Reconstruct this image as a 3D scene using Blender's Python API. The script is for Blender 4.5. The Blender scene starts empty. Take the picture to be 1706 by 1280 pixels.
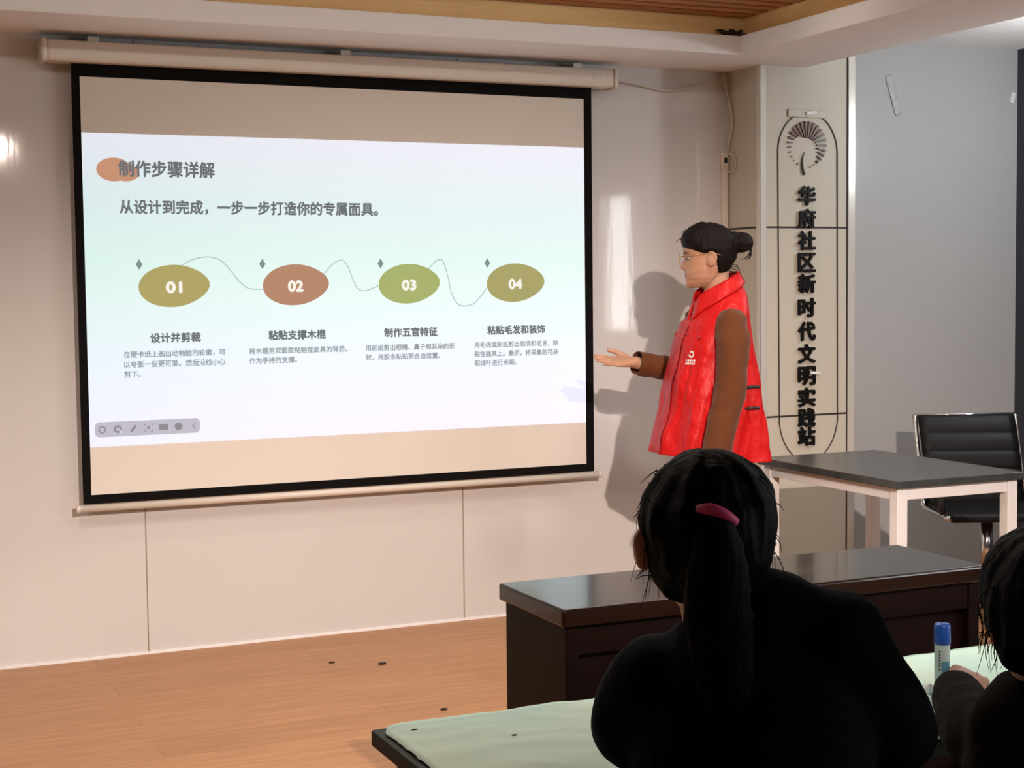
import bpy, bmesh, math, random
from mathutils import Vector, Matrix, Euler, noise
random.seed(7)
PI = math.pi
S = bpy.context.scene
COL = S.collection
R = math.radians

# ------------------------------------------------------------------ camera, world, lights, exposure
F_PX, YAW, PITCH, ROLL = 2553.1, 0.42057, -0.0627, -0.010996
CAM = Vector((-0.8667, -5.7899, 1.3679))
def cam_axes():
    f = Vector((math.sin(YAW)*math.cos(PITCH), math.cos(YAW)*math.cos(PITCH), math.sin(PITCH)))
    r = Vector((math.cos(YAW), -math.sin(YAW), 0))
    u = r.cross(f)
    return math.cos(ROLL)*r+math.sin(ROLL)*u, -math.sin(ROLL)*r+math.cos(ROLL)*u, f
_r, _u, _f = cam_axes()
cd = bpy.data.cameras.new('camera'); cam = bpy.data.objects.new('camera', cd); COL.objects.link(cam)
cd.sensor_fit = 'HORIZONTAL'; cd.sensor_width = 36.0; cd.lens = F_PX/1706*36.0; cd.clip_start = 0.05
m = Matrix((_r, _u, -_f)).transposed().to_4x4(); m.translation = CAM
cam.matrix_world = m
S.camera = cam

w = bpy.data.worlds.new('world'); S.world = w; w.use_nodes = True
bg = w.node_tree.nodes['Background']; bg.inputs[0].default_value = (0.7, 0.8, 1, 1); bg.inputs[1].default_value = 0.02
S.view_settings.view_transform = 'Standard'; S.view_settings.look = 'None'
S.view_settings.gamma = 1; S.view_settings.use_curve_mapping = False
S.view_settings.exposure = 0.0
S.cycles.use_denoising = True
S.cycles.caustics_reflective = False; S.cycles.caustics_refractive = False
S.cycles.sample_clamp_indirect = 6

def lamp(name, typ, loc, energy, color, **k):
    l = bpy.data.lights.new(name, typ); l.energy = energy; l.color = color
    o = bpy.data.objects.new(name, l); COL.objects.link(o); o.location = loc
    aim = k.pop('aim', None)
    for a, v in k.items(): setattr(l, a, v)
    if aim: o.rotation_euler = (Vector(aim)-Vector(loc)).to_track_quat('-Z', 'Y').to_euler()
    return o
SPOT_AT = (0.31, -5.85, 2.43)
sb = lamp('spotlight_beam', 'SPOT', SPOT_AT, 1250, (1.0, 0.82, 0.73), aim=(1.7, 0, 0.10), spot_size=R(40), spot_blend=1.0, shadow_soft_size=0.04)
sb.scale = (1.9, 1, 1)          # oval reflector: wide and low
COOL_AT = (4.0, -1.2, 2.44)
# (an added globe, out of view, gives the cool fill light on the right)
WARM_AT = [(-0.75, -2.1, 2.43), (0.85, -2.5, 2.43), (2.0, -1.9, 2.43)]
for i, (x, y, z) in enumerate(WARM_AT):
    lamp('downlight_warm_beam', 'SPOT', (x, y, z-0.012), (105, 85, 50)[i], (1.0, 0.91, 0.80), aim=(x, y, 0), spot_size=R(150), spot_blend=0.8, shadow_soft_size=0.06)

# ------------------------------------------------------------------ materials
def mat(name, color, rough=0.5, spec=0.5, metal=0.0, emit=None, estr=0.0, sheen=0.0, coat=0.0):
    m = bpy.data.materials.new(name); m.use_nodes = True
    b = m.node_tree.nodes['Principled BSDF']
    b.inputs['Base Color'].default_value = (*color, 1); b.inputs['Roughness'].default_value = rough
    b.inputs['Specular IOR Level'].default_value = spec; b.inputs['Metallic'].default_value = metal
    if emit: b.inputs['Emission Color'].default_value = (*emit, 1); b.inputs['Emission Strength'].default_value = estr
    if sheen: b.inputs['Sheen Weight'].default_value = sheen
    if coat: b.inputs['Coat Weight'].default_value = coat
    return m
def nodes(m): return m.node_tree.nodes, m.node_tree.links, m.node_tree.nodes['Principled BSDF']
def noise_tex(m, scale, detail=4, stretch=(1, 1, 1), rough=0.5):
    n, l, b = nodes(m)
    tc = n.new('ShaderNodeTexCoord'); mp = n.new('ShaderNodeMapping'); mp.inputs['Scale'].default_value = stretch
    t = n.new('ShaderNodeTexNoise'); t.inputs['Scale'].default_value = scale; t.inputs['Detail'].default_value = detail; t.inputs['Roughness'].default_value = rough
    l.new(tc.outputs['Object'], mp.inputs['Vector']); l.new(mp.outputs[0], t.inputs['Vector'])
    return t
def vary(m, scale, c1, c2, detail=4, stretch=(1, 1, 1), lo=0.35, hi=0.65):
    n, l, b = nodes(m); t = noise_tex(m, scale, detail, stretch)
    r = n.new('ShaderNodeValToRGB'); r.color_ramp.elements[0].color = (*c1, 1); r.color_ramp.elements[1].color = (*c2, 1)
    r.color_ramp.elements[0].position = lo; r.color_ramp.elements[1].position = hi
    l.new(t.outputs['Fac'], r.inputs['Fac']); l.new(r.outputs[0], b.inputs['Base Color'])
    return m
def bump(m, scale, strength, dist=0.002, detail=4, stretch=(1, 1, 1)):
    n, l, b = nodes(m); t = noise_tex(m, scale, detail, stretch)
    bp = n.new('ShaderNodeBump'); bp.inputs['Strength'].default_value = strength; bp.inputs['Distance'].default_value = dist
    l.new(t.outputs['Fac'], bp.inputs['Height']); l.new(bp.outputs[0], b.inputs['Normal'])
    return m

M = {}
M['panel'] = bump(mat('glossy_white_panel', (0.66, 0.645, 0.63), 0.06, 0.5), 34, 0.09, 0.0015, 3, (1, 1, 0.12))
M['white'] = bump(mat('white_plaster', (0.87, 0.86, 0.86), 0.7, 0.3), 40, 0.05)
M['grey'] = bump(mat('grey_wall_paint', (0.46, 0.465, 0.465), 0.28, 0.5), 25, 0.06, 0.001, 3)
M['navy'] = bump(mat('dark_wall_paint', (0.035, 0.04, 0.055), 0.5, 0.4), 25, 0.06)
M['backwall'] = bump(mat('rear_wall_paint', (0.10, 0.10, 0.10), 0.8, 0.2), 20, 0.05)
M['cream'] = bump(mat('cream_cladding', (0.58, 0.55, 0.46), 0.5, 0.3), 12, 0.05, 0.001)
M['steel'] = bump(mat('brushed_steel', (0.72, 0.70, 0.64), 0.25, 0.6, 0.25), 60, 0.08, 0.001, 2, (1, 1, 0.05))
M['groove'] = mat('dark_joint', (0.03, 0.025, 0.02), 0.7)
M['seam'] = mat('panel_seam', (0.30, 0.24, 0.20), 0.7)
M['wood_light'] = vary(mat('golden_ply', (0.5, 0.3, 0.1), 0.5, 0.3), 6, (0.74, 0.47, 0.20), (0.84, 0.56, 0.26), 5, (0.4, 1, 4))
M['slat'] = vary(mat('slat_timber', (0.3, 0.12, 0.04), 0.5, 0.3), 8, (0.36, 0.15, 0.055), (0.48, 0.21, 0.08), 5, (0.3, 4, 4))
M['slat_gap'] = mat('slat_gap_felt', (0.02, 0.012, 0.008), 0.9)
M['casing'] = bump(mat('ivory_casing', (0.72, 0.66, 0.58), 0.4, 0.4), 20, 0.03)
M['fabric'] = bump(mat('screen_fabric', (0.74, 0.70, 0.635), 0.85, 0.15), 400, 0.05)
M['black'] = bump(mat('black_masking', (0.004, 0.0035, 0.0035), 0.8, 0.12), 300, 0.05)
M['cable'] = bump(mat('cream_plastic', (0.62, 0.57, 0.50), 0.45), 30, 0.03)
M['darkplastic'] = bump(mat('dark_plastic', (0.015, 0.015, 0.016), 0.4), 60, 0.05)
M['letter'] = bump(mat('black_letter', (0.006, 0.005, 0.0045), 0.5, 0.15), 60, 0.03)
M['maroon'] = bump(mat('maroon_ray', (0.13, 0.045, 0.045), 0.4), 60, 0.03)
M['umber'] = bump(mat('umber_ray', (0.075, 0.05, 0.04), 0.4), 60, 0.03)
M['stem'] = bump(mat('stem_dark', (0.05, 0.05, 0.04), 0.4), 60, 0.03)
M['desk'] = vary(mat('mahogany_lacquer', (0.02, 0.006, 0.005), 0.16, 0.5, coat=0.15), 5, (0.005, 0.0018, 0.0015), (0.010, 0.0035, 0.0028), 5, (0.25, 5, 5))
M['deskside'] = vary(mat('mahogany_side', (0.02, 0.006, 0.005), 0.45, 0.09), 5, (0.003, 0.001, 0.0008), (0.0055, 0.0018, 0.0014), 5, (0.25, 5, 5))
M['whitemetal'] = bump(mat('white_powder_coat', (0.80, 0.79, 0.78), 0.4, 0.4), 90, 0.03)
M['laminate'] = vary(mat('charcoal_laminate', (0.04, 0.045, 0.045), 0.25, 0.5), 14, (0.038, 0.042, 0.042), (0.055, 0.06, 0.06))
M['tabletop'] = bump(mat('dark_green_board', (0.02, 0.026, 0.02), 0.6, 0.3), 60, 0.1)
M['paper'] = bump(vary(mat('mint_paper', (0.5, 0.62, 0.5), 0.7, 0.25), 2.2, (0.52, 0.78, 0.70), (0.66, 0.80, 0.66), 3), 5, 0.35, 0.012, 5, (0.5, 1.6, 1))
M['chrome'] = bump(mat('chrome', (0.75, 0.75, 0.76), 0.12, 0.5, 1.0), 30, 0.02)
M['mesh'] = bump(mat('black_leatherette', (0.005, 0.005, 0.0055), 0.5, 0.22), 120, 0.15)
M['skin'] = vary(mat('skin', (0.5, 0.27, 0.17), 0.5, 0.35), 14, (0.50, 0.275, 0.175), (0.56, 0.31, 0.20))
M['lip'] = bump(mat('lip', (0.40, 0.13, 0.10), 0.4), 60, 0.05)
M['hair'] = bump(mat('black_hair', (0.008, 0.0055, 0.0045), 0.6, 0.13), 90, 0.9, 0.006, 5, (1, 1, 0.12))
M['hair2'] = bump(mat('soft_black_hair', (0.0025, 0.0022, 0.0025), 0.7, 0.07), 90, 0.7, 0.005, 5, (1, 1, 0.12))
M['red'] = bump(mat('red_satin', (0.58, 0.008, 0.008), 0.45, 0.28), 9, 1.0, 0.03, 5, (1, 1, 0.6))
M['redtrim'] = bump(mat('red_binding', (0.30, 0.008, 0.010), 0.5), 60, 0.1)
M['brown'] = bump(mat('brown_suede', (0.125, 0.040, 0.013), 0.85, 0.2, sheen=0.12), 60, 0.4, 0.004, 5)
M['print'] = bump(mat('white_print', (0.85, 0.82, 0.80), 0.5), 60, 0.02)
M['eye'] = bump(mat('eye_white', (0.42, 0.38, 0.36), 0.3), 60, 0.02)
M['trouser'] = bump(mat('dark_trouser', (0.02, 0.02, 0.024), 0.8, 0.2), 60, 0.3, 0.004)
M['shoe'] = bump(mat('white_shoe', (0.5, 0.5, 0.5), 0.5), 60, 0.05)
M['gold'] = bump(mat('gold_wire', (0.70, 0.52, 0.26), 0.25, 0.5, 1.0), 60, 0.02)
M['coat_navy'] = bump(mat('navy_coat', (0.003, 0.0035, 0.007), 0.9, 0.08), 30, 0.4, 0.01)
M['coat_brown'] = bump(mat('brown_fleece', (0.007, 0.0045, 0.003), 0.95, 0.06, sheen=0.02), 70, 0.4, 0.006)
M['pink'] = bump(mat('pink_elastic', (0.60, 0.06, 0.22), 0.6), 120, 0.3)
M['gluecap'] = bump(mat('blue_cap', (0.008, 0.07, 0.35), 0.35), 60, 0.03)
M['gluebody'] = bump(mat('pale_tube', (0.46, 0.60, 0.62), 0.35), 60, 0.03)
M['gluelabel'] = bump(mat('tube_label', (0.10, 0.30, 0.42), 0.4), 60, 0.03)
M['tape'] = bump(mat('wrinkled_tape', (0.46, 0.46, 0.45), 0.18, 0.6), 22, 1.0, 0.02, 3)
M['flake'] = bump(mat('white_flake', (0.85, 0.85, 0.85), 0.6), 60, 0.1)
M['debris'] = bump(mat('brown_debris', (0.025, 0.014, 0.008), 0.9), 60, 0.5)
M['stool'] = bump(mat('grey_plastic', (0.05, 0.05, 0.055), 0.5), 60, 0.03)
M['lens'] = mat('lens_glass', (0.9, 0.95, 0.9), 0.02, 0.5)
nodes(M['lens'])[2].inputs['Transmission Weight'].default_value = 1.0
M['lamp_warm'] = mat('lamp_lens_warm', (0.8, 0.8, 0.8), 0.5, emit=(1.0, 0.80, 0.50), estr=85)
M['lamp_soft'] = mat('lamp_lens_soft', (0.8, 0.8, 0.8), 0.5, emit=(1.0, 0.88, 0.70), estr=4)
M['lamp_cool'] = mat('lamp_lens_cool', (0.8, 0.8, 0.8), 0.5, emit=(0.92, 1.0, 0.98), estr=6)
M['lamp_globe'] = mat('lamp_globe_glass', (0.8, 0.8, 0.8), 0.4, emit=(0.94, 0.98, 1.0), estr=78)
M['lamp_linear'] = mat('lamp_diffuser', (0.8, 0.8, 0.8), 0.5, emit=(1.0, 0.93, 0.82), estr=17)
M['daylight'] = mat('daylit_pane', (0.5, 0.5, 0.5), 0.2, emit=(0.95, 0.98, 1.0), estr=12)

M['daylight_strong'] = mat('daylit_pane_bright', (0.5, 0.5, 0.5), 0.2, emit=(0.92, 0.97, 1.0), estr=7)
M['sidewall'] = bump(mat('side_wall_paint', (0.32, 0.32, 0.33), 0.8, 0.2), 20, 0.05)

def floor_material():
    m = mat('timber_floor', (0.45, 0.22, 0.1), 0.42, 0.35)
    n, l, b = nodes(m)
    tc = n.new('ShaderNodeTexCoord')
    br = n.new('ShaderNodeTexBrick'); br.offset = 0.37; br.inputs['Scale'].default_value = 1.0
    br.inputs['Brick Width'].default_value = 1.2; br.inputs['Row Height'].default_value = 0.19; br.inputs['Mortar Size'].default_value = 0.0012
    br.inputs['Color1'].default_value = (0.47, 0.235, 0.10, 1); br.inputs['Color2'].default_value = (0.52, 0.265, 0.12, 1); br.inputs['Mortar'].default_value = (0.36, 0.17, 0.07, 1)
    l.new(tc.outputs['Object'], br.inputs['Vector'])
    t = noise_tex(m, 9, 8, (0.35, 5, 1), 0.65); t2 = noise_tex(m, 2.2, 5, (0.4, 2.6, 1))
    r = n.new('ShaderNodeValToRGB'); r.color_ramp.elements[0].position = 0.3; r.color_ramp.elements[1].position = 0.7
    r.color_ramp.elements[0].color = (0.66, 0.60, 0.56, 1); r.color_ramp.elements[1].color = (1.12, 1.12, 1.12, 1)
    l.new(t.outputs['Fac'], r.inputs['Fac'])
    mx = n.new('ShaderNodeMix'); mx.data_type = 'RGBA'; mx.blend_type = 'MULTIPLY'; mx.inputs['Factor'].default_value = 0.75
    l.new(br.outputs['Color'], mx.inputs['A']); l.new(r.outputs[0], mx.inputs['B'])
    r2 = n.new('ShaderNodeValToRGB'); r2.color_ramp.elements[0].color = (0.86, 0.82, 0.78, 1); r2.color_ramp.elements[1].color = (1.05, 1.05, 1.05, 1)
    l.new(t2.outputs['Fac'], r2.inputs['Fac'])
    mx2 = n.new('ShaderNodeMix'); mx2.data_type = 'RGBA'; mx2.blend_type = 'MULTIPLY'; mx2.inputs['Factor'].default_value = 0.8
    l.new(mx.outputs['Result'], mx2.inputs['A']); l.new(r2.outputs[0], mx2.inputs['B'])
    l.new(mx2.outputs['Result'], b.inputs['Base Color'])
    bp = n.new('ShaderNodeBump'); bp.inputs['Strength'].default_value = 0.12; bp.inputs['Distance'].default_value = 0.002
    l.new(t.outputs['Fac'], bp.inputs['Height']); l.new(bp.outputs[0], b.inputs['Normal'])
    return m
M['floor'] = floor_material()

# ------------------------------------------------------------------ mesh helpers
def box(bm, x0, x1, y0, y1, z0, z1, bev=0.0, seg=2):
    r = bmesh.ops.create_cube(bm, size=1.0, matrix=Matrix.Translation(((x0+x1)/2, (y0+y1)/2, (z0+z1)/2)) @ Matrix.Diagonal((abs(x1-x0), abs(y1-y0), abs(z1-z0), 1)))
    if bev:
        es = list({e for v in r['verts'] for e in v.link_edges})
        bmesh.ops.bevel(bm, geom=es, offset=bev, segments=seg, affect='EDGES', profile=0.5)
def ring_loft(bm, rings, close=True, cap=True):
    vs = [[bm.verts.new(p) for p in r] for r in rings]
    n = len(vs[0])
    for a, b in zip(vs, vs[1:]):
        for i in range(n if close else n-1):
            j = (i+1) % n
            bm.faces.new((a[i], a[j], b[j], b[i]))
    if cap and close:
        bm.faces.new(list(reversed(vs[0]))); bm.faces.new(vs[-1])
    return vs
def frames(pts):
    T = []
    for i in range(len(pts)):
        a = pts[max(0, i-1)]; b = pts[min(len(pts)-1, i+1)]
        T.append((b-a).normalized())
    up = Vector((0, 0, 1)) if abs(T[0].z) < 0.9 else Vector((0, 1, 0))
    N = (up - T[0]*up.dot(T[0])).normalized(); out = []
    for t in T:
        N = (N - t*N.dot(t)).normalized(); out.append((t, N, t.cross(N)))
    return out
def smooth_path(pts, rad=None, sub=4):
    P = [Vector(p) for p in pts]; rad = rad or [1]*len(P); o = []; ro = []
    for i in range(len(P)-1):
        p0 = P[max(0, i-1)]; p1 = P[i]; p2 = P[i+1]; p3 = P[min(len(P)-1, i+2)]
        for k in range(sub):
            t = k/sub
            o.append(0.5*((2*p1)+(p2-p0)*t+(2*p0-5*p1+4*p2-p3)*t*t+(3*p1-p0-3*p2+p3)*t**3)); ro.append(rad[i]*(1-t)+rad[i+1]*t)
    o.append(P[-1]); ro.append(rad[-1])
    return o, ro
def tube(bm, pts, rad, n=10, sub=4, flat=1.0, round_ends=False):
    if not isinstance(rad, (list, tuple)): rad = [rad]*len(pts)
    P, Q = smooth_path(pts, list(rad), sub) if sub > 1 else ([Vector(p) for p in pts], list(rad))
    if round_ends:
        d0 = (P[0]-P[1]).normalized(); d1 = (P[-1]-P[-2]).normalized(); r0, r1 = Q[0], Q[-1]
        P = [P[0]+d0*r0*0.95, P[0]+d0*r0*0.7] + P + [P[-1]+d1*r1*0.7, P[-1]+d1*r1*0.95]
        Q = [r0*0.25, r0*0.72] + Q + [r1*0.72, r1*0.25]
    fr = frames(P)
    ring_loft(bm, [[p + r*(math.cos(2*PI*k/n)*b + math.sin(2*PI*k/n)*flat*a) for k in range(n)] for p, r, (t, a, b) in zip(P, Q, fr)])
def cyl(bm, c, r, h, n=24, r2=None):
    bmesh.ops.create_cone(bm, cap_ends=True, segments=n, radius1=r, radius2=r if r2 is None else r2, depth=h, matrix=Matrix.Translation(c))
def ball(bm, c, r, sc=(1, 1, 1), rot=None, n=20):
    m = Matrix.Translation(c) @ ((rot or Matrix()).to_4x4()) @ Matrix.Diagonal((r*sc[0], r*sc[1], r*sc[2], 1))
    bmesh.ops.create_uvsphere(bm, u_segments=n, v_segments=max(8, n*2//3), radius=1, matrix=m)
def obj(name, bm, material, parent=None, smooth=False, angle=None):
    bmesh.ops.recalc_face_normals(bm, faces=bm.faces[:])
    me = bpy.data.meshes.new(name); bm.to_mesh(me); bm.free()
    return link(name, me, material, parent, smooth)
def link(name, me, material, parent=None, smooth=False):
    ms = material if isinstance(material, (list, tuple)) else [material]
    me.materials.clear()
    for x in ms: me.materials.append(x)
    if smooth:
        me.polygons.foreach_set('use_smooth', [True]*len(me.polygons))
    o = bpy.data.objects.new(name, me); COL.objects.link(o)
    if parent: o.parent = parent
    return o
def B(): return bmesh.new()
def tag(o, label=None, cat=None, group=None, kind=None):
    if label: o['label'] = label
    if cat: o['category'] = cat
    if group: o['group'] = group
    if kind: o['kind'] = kind
    return o
def empty(name, loc, label, cat, rz=0, group=None):
    o = bpy.data.objects.new(name, None); COL.objects.link(o); o.location = loc; o.rotation_euler = (0, 0, rz); o.empty_display_size = 0.1
    return tag(o, label, cat, group)
def struct(name, bm, material, smooth=False, label=None):
    return tag(obj(name, bm, material, None, smooth), label, None, None, 'structure')
def remesh(bm, voxel, smooth_it=4, fac=0.5):
    bmesh.ops.recalc_face_normals(bm, faces=bm.faces[:])
    me = bpy.data.meshes.new('tmp'); bm.to_mesh(me); bm.free()
    o = bpy.data.objects.new('tmp', me); COL.objects.link(o)
    md = o.modifiers.new('r', 'REMESH'); md.mode = 'VOXEL'; md.voxel_size = voxel
    if smooth_it:
        sm = o.modifiers.new('s', 'SMOOTH'); sm.factor = fac; sm.iterations = smooth_it
    dg = bpy.context.evaluated_depsgraph_get(); dg.update()
    out = bpy.data.meshes.new_from_object(o.evaluated_get(dg))
    bpy.data.objects.remove(o); bpy.data.meshes.remove(me)
    return out
def solid(me, th, sub=0, offset=1.0):
    o = bpy.data.objects.new('tmp', me); COL.objects.link(o)
    if sub: s = o.modifiers.new('u', 'SUBSURF'); s.levels = sub; s.render_levels = sub
    md = o.modifiers.new('s', 'SOLIDIFY'); md.thickness = th; md.offset = offset
    dg = bpy.context.evaluated_depsgraph_get(); dg.update()
    out = bpy.data.meshes.new_from_object(o.evaluated_get(dg))
    bpy.data.objects.remove(o)
    return out
def bm_mesh(bm, name='m'):
    bmesh.ops.recalc_face_normals(bm, faces=bm.faces[:])
    me = bpy.data.meshes.new(name); bm.to_mesh(me); bm.free(); return me
def text_bm(s, x0, x1, z0, z1, y, bold=0.0, depth=0.0, copies=3):
    """the string fitted into a box of the x-z plane, facing -y"""
    c = bpy.data.curves.new('t', 'FONT'); c.body = s; c.size = 1.0; c.resolution_u = 3; c.extrude = 0.05 if depth else 0
    o = bpy.data.objects.new('t', c); COL.objects.link(o)
    dg = bpy.context.evaluated_depsgraph_get(); dg.update()
    me = bpy.data.meshes.new_from_object(o.evaluated_get(dg)); bpy.data.objects.remove(o); bpy.data.curves.remove(c)
    xs = [v.co.x for v in me.vertices]; ys = [v.co.y for v in me.vertices]
    ax, bx, ay, by = min(xs), max(xs), min(ys), max(ys)
    sx = (x1-x0-bold)/(bx-ax); sz = (z1-z0)/(by-ay)
    bm = B(); offs = [(0, 0)] if not bold else [(0, 0), (bold, 0), (bold*0.5, bold*0.55), (bold*0.5, -bold*0.55), (bold*0.5, 0)]
    for k, d in enumerate(offs):
        t = B(); t.from_mesh(me)
        for v in t.verts:
            X, Yc, Z = v.co
            v.co = (x0+(X-ax)*sx+d[0], y-(Z+0.05)*depth/0.1-k*0.00006, z0+bold*0.5+(Yc-ay)*(sz-bold/(by-ay))+d[1])
        tmp = bpy.data.meshes.new('q'); t.to_mesh(tmp); t.free(); bm.from_mesh(tmp); bpy.data.meshes.remove(tmp)
    bpy.data.meshes.remove(me)
    return bm
def raw(name, bm, material, parent=None):
    me = bpy.data.meshes.new(name); bm.to_mesh(me); bm.free(); return link(name, me, material, parent)

# ------------------------------------------------------------------ the room
b = B(); box(b, -2.8, 5.0, -8.4, 0.1, -0.08, 0); struct('floor', b, M['floor'])
b = B(); box(b, -2.8, 2.79, 0.0, 0.12, 0, 2.5); struct('wall_front', b, M['panel'])
for i, x in enumerate((0.206, 1.496)):
    b = B(); box(b, x-0.0022, x+0.0022, -0.0012, 0.004, 0, 2.295); struct('trim_%d' % (i+1), b, M['seam'])
b = B(); box(b, -2.8, 2.775, -0.006, 0.002, 0, 0.010, 0.001); struct('baseboard_front', b, M['white'])
b = B(); box(b, 2.79, 4.44, 0.0, 0.12, 0, 2.5); struct('wall_grey', b, M['grey'])
b = B()
WY0, WY1, WZ0, WZ1 = -4.32, -3.86, 1.02, 2.05
VY0, VY1 = -7.3, -4.95  # second opening, added out of view to let in cool fill light
box(b, 4.40, 4.52, WY1, 0.12, 0, 2.5); box(b, 4.40, 4.52, VY1, WY0, 0, 2.5); box(b, 4.40, 4.52, -8.4, VY0, 0, 2.5)
for q0, q1 in ((WY0, WY1), (VY0, VY1)):
    box(b, 4.40, 4.52, q0, q1, 0, WZ0); box(b, 4.40, 4.52, q0, q1, WZ1, 2.5)
struct('wall_right', b, M['navy'])
for k, (q0, q1) in enumerate(((WY0, WY1), (VY0, VY1))):
    b = B(); box(b, 4.46, 4.47, q0, q1, WZ0, WZ1); wp = struct('window_%d' % (k+1), b, (M['daylight'], M['daylight_strong'])[k])  # first pane is the window, second an added glowing fill pane
    b = B(); t = 0.035
    box(b, 4.395, 4.47, q0, q0+t, WZ0, WZ1, 0.004); box(b, 4.395, 4.47, q1-t, q1, WZ0, WZ1, 0.004)
    box(b, 4.395, 4.47, q0, q1, WZ0, WZ0+t, 0.004); box(b, 4.395, 4.47, q0, q1, WZ1-t, WZ1, 0.004)
    if k: box(b, 4.42, 4.46, (q0+q1)/2-0.02, (q0+q1)/2+0.02, WZ0, WZ1, 0.004)
    obj('window_frame', b, M['whitemetal'], wp)
b = B(); box(b, -2.92, -2.8, -8.4, 0.12, 0, 2.5); struct('wall_left', b, M['sidewall'])
b = B(); box(b, -2.8, 4.5, -8.52, -8.4, 0, 2.5); struct('wall_back', b, M['backwall'])
b = B(); box(b, -2.92, 4.52, -8.52, 0.12, 2.482, 2.56); struct('ceiling', b, M['white'])
# dropped border of the ceiling, its lining and the slats of the recess
SOF = 2.297; FT = 2.372
b = B(); box(b, -2.8, 3.005, -0.462, 0.0, SOF, FT, 0.003); box(b, -2.8, 3.005, -0.41, 0.0, FT, 2.482); struct('ceiling_border_front', b, M['white'])
b = B(); box(b, 2.54, 3.005, -8.4, -0.462, SOF, FT, 0.003); box(b, 2.60, 3.005, -8.4, -0.41, FT, 2.482); struct('ceiling_border_right', b, M['white'])
b = B(); box(b, -2.8, 2.60, -0.425, -0.41, FT, 2.482); struct('trim_3', b, M['wood_light'])
b = B(); box(b, 2.585, 2.60, -8.4, -0.425, FT, 2.482); struct('trim_4', b, M['wood_light'])
b = B(); box(b, -2.8, 2.585, -8.4, -0.425, 2.472, 2.482); struct('ceiling_recess', b, M['slat_gap'])
b = B(); y = -0.455
while y > -8.3:
    box(b, -2.8, 2.584, y-0.062, y, 2.447, 2.472, 0.003, 1); y -= 0.085
struct('ceiling_slats', b, M['slat'])

# clad pillar with steel corner strips
PX0, PX1, PY = 2.767, 3.262, -0.25
b = B(); box(b, PX0+0.004, PX1-0.004, PY, 0.0, 0, 2.482); struct('pillar', b, M['cream'])
b = B()
box(b, PX0, PX0+0.036, PY-0.006, PY+0.003, 0, 2.296, 0.0015); box(b, PX0-0.001, PX0+0.006, PY-0.006, PY+0.02, 0, 2.296, 0.0015)
struct('trim_5', b, M['steel'])
b = B(); box(b, 3.226, PX1, PY-0.006, PY+0.02, 0, 2.47, 0.0015); struct('trim_6', b, M['steel'])
b = B(); box(b, 3.2195, 3.2258, PY-0.0015, PY+0.003, 0, 2.47); box(b, PX0+0.0362, PX0+0.0385, PY-0.0015, PY+0.003, 0, 2.296); struct('trim_7', b, M['groove'])
b = B()
for z in (1.614, 0.801):
    box(b, PX0+0.037, 3.222, PY-0.0012, PY+0.003, z-0.004, z+0.004)
    box(b, PX0+0.0025, PX0+0.006, PY+0.02, 0.0, z-0.004, z+0.004)
struct('trim_8', b, M['groove'])

# ------------------------------------------------------------------ lettering on the pillar
sign = empty('pillar_sign', (3.006, PY, 0), 'black raised lettering with a fan-shaped emblem inside a thin arched outline on the cream pillar', 'sign')
def loc(bm):
    bmesh.ops.translate(bm, verts=bm.verts[:], vec=(-3.006, -PY, 0)); return bm
tops = [1.791, 1.694, 1.599, 1.505, 1.414, 1.311, 1.208, 1.111, 1.015, 0.922, 0.833, 0.752]
CHARS = '华府社区新时代文明实践站'
for i, ch in enumerate(CHARS):
    zt = tops[i]; h = 0.083
    bm = text_bm(ch, 2.962, 3.052, zt-h, zt, PY-0.004, bold=0.0055, depth=0.010)
    obj('character', loc(bm), M['letter'], sign)
# arch outline
def arch_pts():
    p = []
    xc, hw = 3.016, 0.153
    zb, zt = 0.80, 1.935
    for k in range(25):
        a = PI*k/24; p.append((xc+hw*math.cos(a), zt+0.172*math.sin(a)))
    for k in range(1, 24):
        a = PI+PI*k/24; p.append((xc+hw*math.cos(a)+0.006, zb+0.20*math.sin(a)))
    return p
b = B(); P = arch_pts(); n = len(P)
def off(P, d):
    o = []
    for i in range(len(P)):
        a, c = P[i-1], P[(i+1) % len(P)]; t = Vector((c[0]-a[0], c[1]-a[1])).normalized(); o.append((P[i][0]+t.y*d, P[i][1]-t.x*d))
    return o
O, I = off(P, 0.002), off(P, -0.002)
rings = [[(o[0], PY-0.0005, o[1]), (o[0], PY-0.004, o[1]), (q[0], PY-0.004, q[1]), (q[0], PY-0.0005, q[1])] for o, q in zip(O, I)]
vs = [[b.verts.new(p) for p in r] for r in rings]
for i in range(n):
    a, c = vs[i], vs[(i+1) % n]
    for k in range(4): b.faces.new((a[k], a[(k+1) % 4], c[(k+1) % 4], c[k]))
obj('arch_outline', loc(b), M['groove'], sign)
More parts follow.
